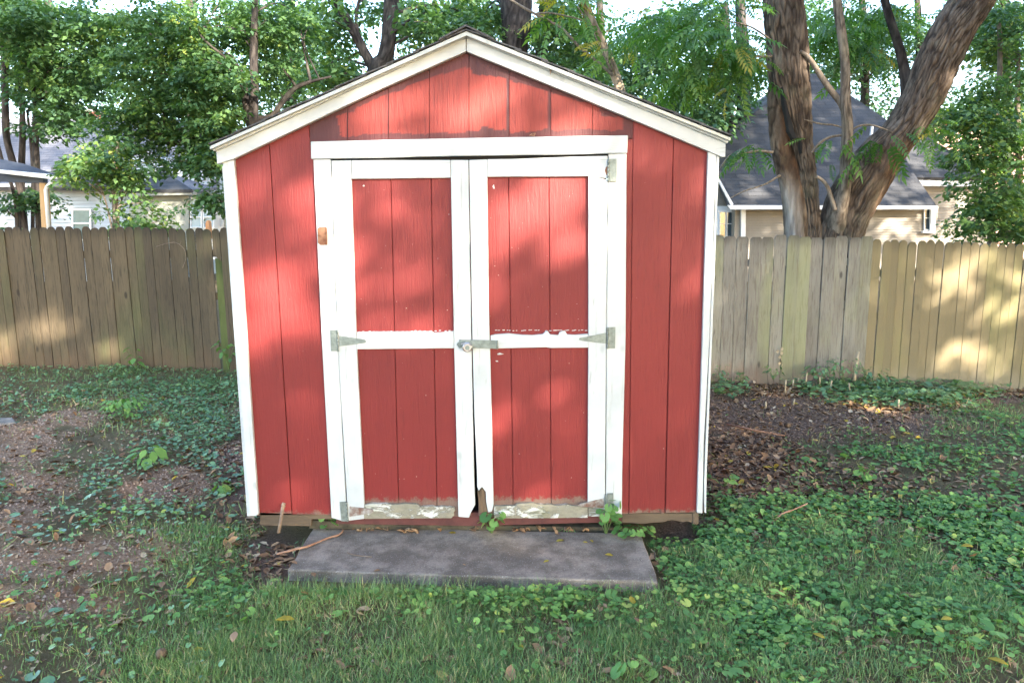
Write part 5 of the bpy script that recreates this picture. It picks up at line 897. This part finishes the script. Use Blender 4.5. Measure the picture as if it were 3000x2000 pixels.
# named twigs
tw = MB().tube(spl([atz(810, 1622, -.11), atz(870, 1607, -.09), atz(905, 1598, -.088), atz(955, 1577, -.09), atz(985, 1568, -.09), atz(1000, 1560, -.088), atz(1004, 1551, -.09)], 4), [.006]*10+[.005]*15, 6).build('curved_twig', MT['twig_o'], loc=(-.8, -.25, -.09)); tag(tw, 'orange brown curved twig reaching over the left end of the slab', 'twig')
t2 = MB().tube(spl([atz(1017, 1617, -.096), atz(1040, 1625, -.096), atz(1090, 1630, -.096)], 4), .003, 5).build('thin_twig', MT['twig'], loc=(-.6, -.35, -.096)); tag(t2, 'short dark twig lying on the left half of the slab', 'twig')
t3 = MB().tube([at(816, 1560, -.12), at(822, 1525, -.1), at(829, 1482, -.07)], [.009, .008, .010], 7).tube([at(829, 1482, -.075), at(832, 1476, -.07), at(835, 1478, -.07)], [.012, .014, .008], 6).build('dead_stalk', MT['twig'], loc=(-1.05, -.1, -.13)); tag(t3, 'grey dead stalk standing before the left foot of the shed', 'stalk')
t4 = MB().tube(spl([atz(2262, 1532, -.13), atz(2290, 1505, -.1), atz(2330, 1490, -.08), atz(2365, 1474, -.08)], 4), [.006]*7+[.004]*6, 6).build('arched_twig', MT['twig_o'], loc=(1.6, 0, -.12)); tag(t4, 'reddish arched twig on the violets right of the shed', 'twig')
t5 = MB().tube([atz(2130, 1242, -.17), atz(2200, 1258, -.16), atz(2300, 1276, -.16)], [.009, .007, .004], 6).build('straight_stick', MT['twig_o'], loc=(2, 1.4, -.17)); tag(t5, 'straight tan stick lying at the edge of the mulch', 'stick')
t6 = MB().tube([at(2503, 1115, 4.3), at(2510, 1060, 4.4), at(2515, 1030, 4.45)], [.016, .015, .013], 7).build('cut_stalk', MT['straw'], loc=(3.6, 4.3, -.3)); tag(t6, 'tall pale cut stalk leaning on the last grey picket', 'stalk')
for i, (u, v, h) in enumerate([(2300, 1150, 38), (2322, 1135, 26), (2312, 1147, 12), (2338, 1118, 12), (2360, 1125, 38), (2402, 1128, 26), (2432, 1142, 30), (2490, 1145, 24), (2323, 1185, 16), (2243, 1195, 18), (2632, 1195, 24)]):
    g0 = atz(u, v, -.26); a = MB().tube([g0, g0+np.array([random.uniform(-.02, .02), 0, h/F*7.5])], [.009, .008], 6).build('cut_stalk', MT['straw'], loc=tuple(g0)); tag(a, ('short pale cut stem near the grey fence, '+['leftmost of the row', 'second from the left', 'third from the left', 'tiny fourth one', 'fifth, thick pale one', 'sixth from the left', 'seventh from the left', 'eighth, beside the shrub seedlings', 'lone one on open mulch', 'lone leftmost one on open mulch', 'rightmost one before the tan fence'][i]), 'stalk', 'cut stems along the right fence')
pv = MB().prism([atz(-30, 1222, -.1), atz(38, 1222, -.1), atz(50, 1237, -.1), atz(-30, 1243, -.1)][::-1], (0, 0, -.06)).build('paving_stone', MT['concrete'], loc=tuple(atz(0, 1235, -.1)), bevel=.01); tag(pv, 'pale paving stone cut by the left edge of the picture', 'paving stone')
# pine cone like seed balls
for u, v, s in ((473, 1915, .022), (2306, 1245, .026)):
    p = atz(u, v, -.12); mb = MB(); mb.tube([p+np.array([0, 0, z]) for z in (-.02, -.01, .005, .018, .024)], [s*.3, s*.9, s, s*.7, s*.15], 9); tag(mb.build('seed_ball', MT['rotwood'], loc=tuple(p)), 'brown spiky seed ball in the left foreground grass' if u < 1000 else 'brown seed ball lying on the mulch right of the shed', 'seed ball')
# small weeds that stand out
def weed(u, v, Y, pts, ls, mat, label, cat='weed', n=7, tv=VV, tf=VF, spreadr=.05, hgt=.08, tm=.6, name='weed_plant', stem=True, z=None, up=.4):
    b = at(u, v, Y) if z is None else atz(u, v, z); g = empty(name, tuple(b), label, cat); r = np.sqrt(rng.random(n))*spreadr; a = rng.random(n)*6.3; h = hgt*(.35+.75*rng.random(n)); P = b+np.stack([r*np.cos(a), r*np.sin(a)*.8, h], 1)
    scatter('leaves', tv, tf, P, rotmats(a-np.pi/2+rng.normal(0, .3, n), -np.abs(rng.normal(up, .3, n)), a-np.pi/2), ls*(.6+.7*rng.random(n)), np.clip(rng.normal(tm, .2, n), 0, 1), MT[mat], g, tuple(b), smooth=True)
    if stem:
        mb = MB()
        for p in P[::max(1, n//12)]: mb.tube([b+np.array([0, 0, -.01]), (b+p)/2+np.array([0, 0, hgt*.15]), p], [.002, .0018, .0012], 4, False)
        mb.build('stems', MT['grass_stem'], g)
MT['grass_stem'] = simple('green_stems', (.10, .17, .05), (.15, .22, .07), 20, .6)
weed(958, 1550, 0, None, .06, 'violet', 'violet with four round leaves under the left bottom hinge', 'violet', 9, spreadr=.055, hgt=.075, z=-.1, tm=.5)
weed(1440, 1560, 0, None, .055, 'violet', 'trailing violet growing under the gap between the doors', 'violet', 24, spreadr=.085, hgt=.11, z=-.1, tm=.55)
weed(1360, 1560, 0, None, .045, 'violet', 'low violet leaves at the foot of the left door', 'violet', 6, spreadr=.05, hgt=.05, z=-.1) if False else None
weed(1775, 1562, 0, None, .045, 'violet', 'tall violet climbing over the right bottom hinge', 'violet', 26, spreadr=.09, hgt=.17, z=-.1, tm=.45)
weed(1855, 1568, 0, None, .035, 'violet', 'small clover like plants on the right back corner of the slab', 'weed', 40, spreadr=.11, hgt=.045, z=-.1, tm=.5)
weed(1665, 1545, 0, None, .11, 'grass', 'grass tuft growing from the crack under the right door', 'grass tuft', 60, tv=[(-.03, 0, 0), (.03, 0, 0), (.015, .9, .15), (-.015, .9, .15)], tf=[(0, 1, 2, 3)], spreadr=.04, hgt=.01, z=-.1, stem=False, up=.9, name='grass_tuft')
weed(1762, 1708, 0, None, .13, 'grass', 'few tall grass blades rising over the front edge of the slab', 'grass tuft', 9, tv=[(-.025, 0, 0), (.025, 0, 0), (.01, 1, .15), (-.01, 1, .15)], tf=[(0, 1, 2, 3)], spreadr=.02, hgt=.01, z=-.14, stem=False, up=1.2, name='grass_tuft')
weed(440, 1350, 0, None, .10, 'violet', 'broad leaved pale green weed in the left yard', 'weed', 14, tv=LV2, tf=LQ2, spreadr=.10, hgt=.10, z=-.12, tm=.6)
weed(650, 1435, 0, None, .08, 'violet', 'small pointed leaf weed beside the left shed corner', 'weed', 7, tv=LV2, tf=LQ2, spreadr=.05, hgt=.06, z=-.12, tm=.6)
weed(370, 1225, 0, None, .05, 'violet', 'bushy bright green clump in the left yard ivy', 'weed', 150, tv=LV2, tf=LQ2, spreadr=.22, hgt=.18, z=-.12, tm=.55)
weed(400, 1080, FY-.15, None, .09, 'violet', 'thin seedling against the left fence', 'weed', 9, tv=LV2, tf=LQ2, spreadr=.08, hgt=.24, tm=.6)
weed(670, 1080, FY-.2, None, .08, 'violet', 'leafy seedling at the left fence next to the shed', 'weed', 26, tv=LV2, tf=LQ2, spreadr=.13, hgt=.30, tm=.5)
for (u, v, s, h, n_, lab) in ((2110, 1128, .10, .22, 30, 'bluish leafed weed at the grey fence beside the shed wall'), (2175, 1130, .08, .16, 18, 'yellow green sprig on the mulch near the grey fence'), (2265, 1110, .10, .14, 16, 'low weed at the foot of the middle grey pickets'), (2400, 1120, .20, .20, 70, 'spreading dark shrub seedlings before the grey fence'), (2470, 1115, .22, .24, 80, 'tallest dark shrub seedling before the last grey pickets'), (2555, 1135, .16, .22, 50, 'dark seedling where grey and tan fences meet'), (2595, 1140, .14, .16, 40, 'seedling before the first tan pickets')):
    weed(u, v, FY-.25, None, .05, 'ivy', lab, 'weed', n_, tv=LV2, tf=LQ2, spreadr=s, hgt=h, tm=.35)
weed(2120, 1420, 0, None, .055, 'violet', 'bright violet seedlings on brown litter right of the shed', 'violet', 9, spreadr=.11, hgt=.06, z=-.13, tm=.7)
weed(2530, 1410, 0, None, .055, 'violet', 'large pale violet leaves standing out on the right', 'violet', 14, spreadr=.13, hgt=.10, z=-.16, tm=.7)
weed(1850, 1975, 0, None, .05, 'violet', 'big round violet leaves at the bottom centre right', 'violet', 8, spreadr=.09, hgt=.07, z=-.14, tm=.6)
weed(2200, 1780, 0, None, .16, 'grass', 'yellowish tall grass tuft in the right foreground', 'grass tuft', 40, tv=[(-.03, 0, 0), (.03, 0, 0), (.015, .9, .15), (-.015, .9, .15)], tf=[(0, 1, 2, 3)], spreadr=.06, hgt=.01, z=-.14, stem=False, up=1.0, tm=.75, name='grass_tuft')
# dead vine on the grey fence
mb = MB().tube([at(2290, 1015, FY-.02), at(2286, 1040, FY-.03), at(2292, 1070, FY-.02)], .004, 5)
for q in ((2278, 1030), (2290, 1035), (2284, 1046), (2291, 1022), (2284, 1064)): c = at(*q, FY-.03); mb.add([c+[-.02, 0, 0], c+[0, -.01, .025], c+[.02, 0, .004], c+[0, -.012, -.02]], [(0, 1, 2, 3)])
tag(mb.build('dead_vine', MT['straw'], loc=tuple(at(2288, 1040, FY-.03))), 'dried vine remnant clinging to the grey fence', 'vine')
mb = MB().tube(spl([at(458, 722, FY-.02), at(490, 713, FY-.04), at(515, 711, FY-.03), at(538, 728, FY-.02), at(545, 755, FY-.02), at(535, 785, FY-.02)], 4), .003, 5).tube([at(515, 711, FY-.03), at(527, 716, FY-.05), at(530, 706, FY-.05)], .003, 4); tag(mb.build('dead_vine', MT['twig'], loc=tuple(at(510, 720, FY-.03))), 'thin bare vine loop hanging on the top of the left fence', 'vine')
mb = MB().tube([at(1560, 392, -.02), at(1568, 391, -.03), at(1566, 397, -.03), at(1556, 397, -.025)], .003, 5); mb.tube([at(1558, 392, -.02), at(1552, 397, -.03)], .002, 4); tag(mb.build('dried_leaf_curl', MT['twig_o'], loc=tuple(at(1560, 395, -.03))), 'brown curled leaf bit on top of the door header', 'fallen leaf')
mb = MB().add([at(1609, 205, -.056), at(1613, 191, -.06), at(1617, 205, -.058), at(1613, 218, -.07), at(1611, 210, -.05)], [(0, 1, 2, 3), (0, 3, 4)]).tube([at(1611, 214, -.06), at(1613, 219, -.062)], .0012, 4); tag(mb.build('moth_like_leaf', MT['twig'], loc=tuple(at(1612, 205, -.06))), 'small grey brown leaf stuck on the right rake board', 'fallen leaf')
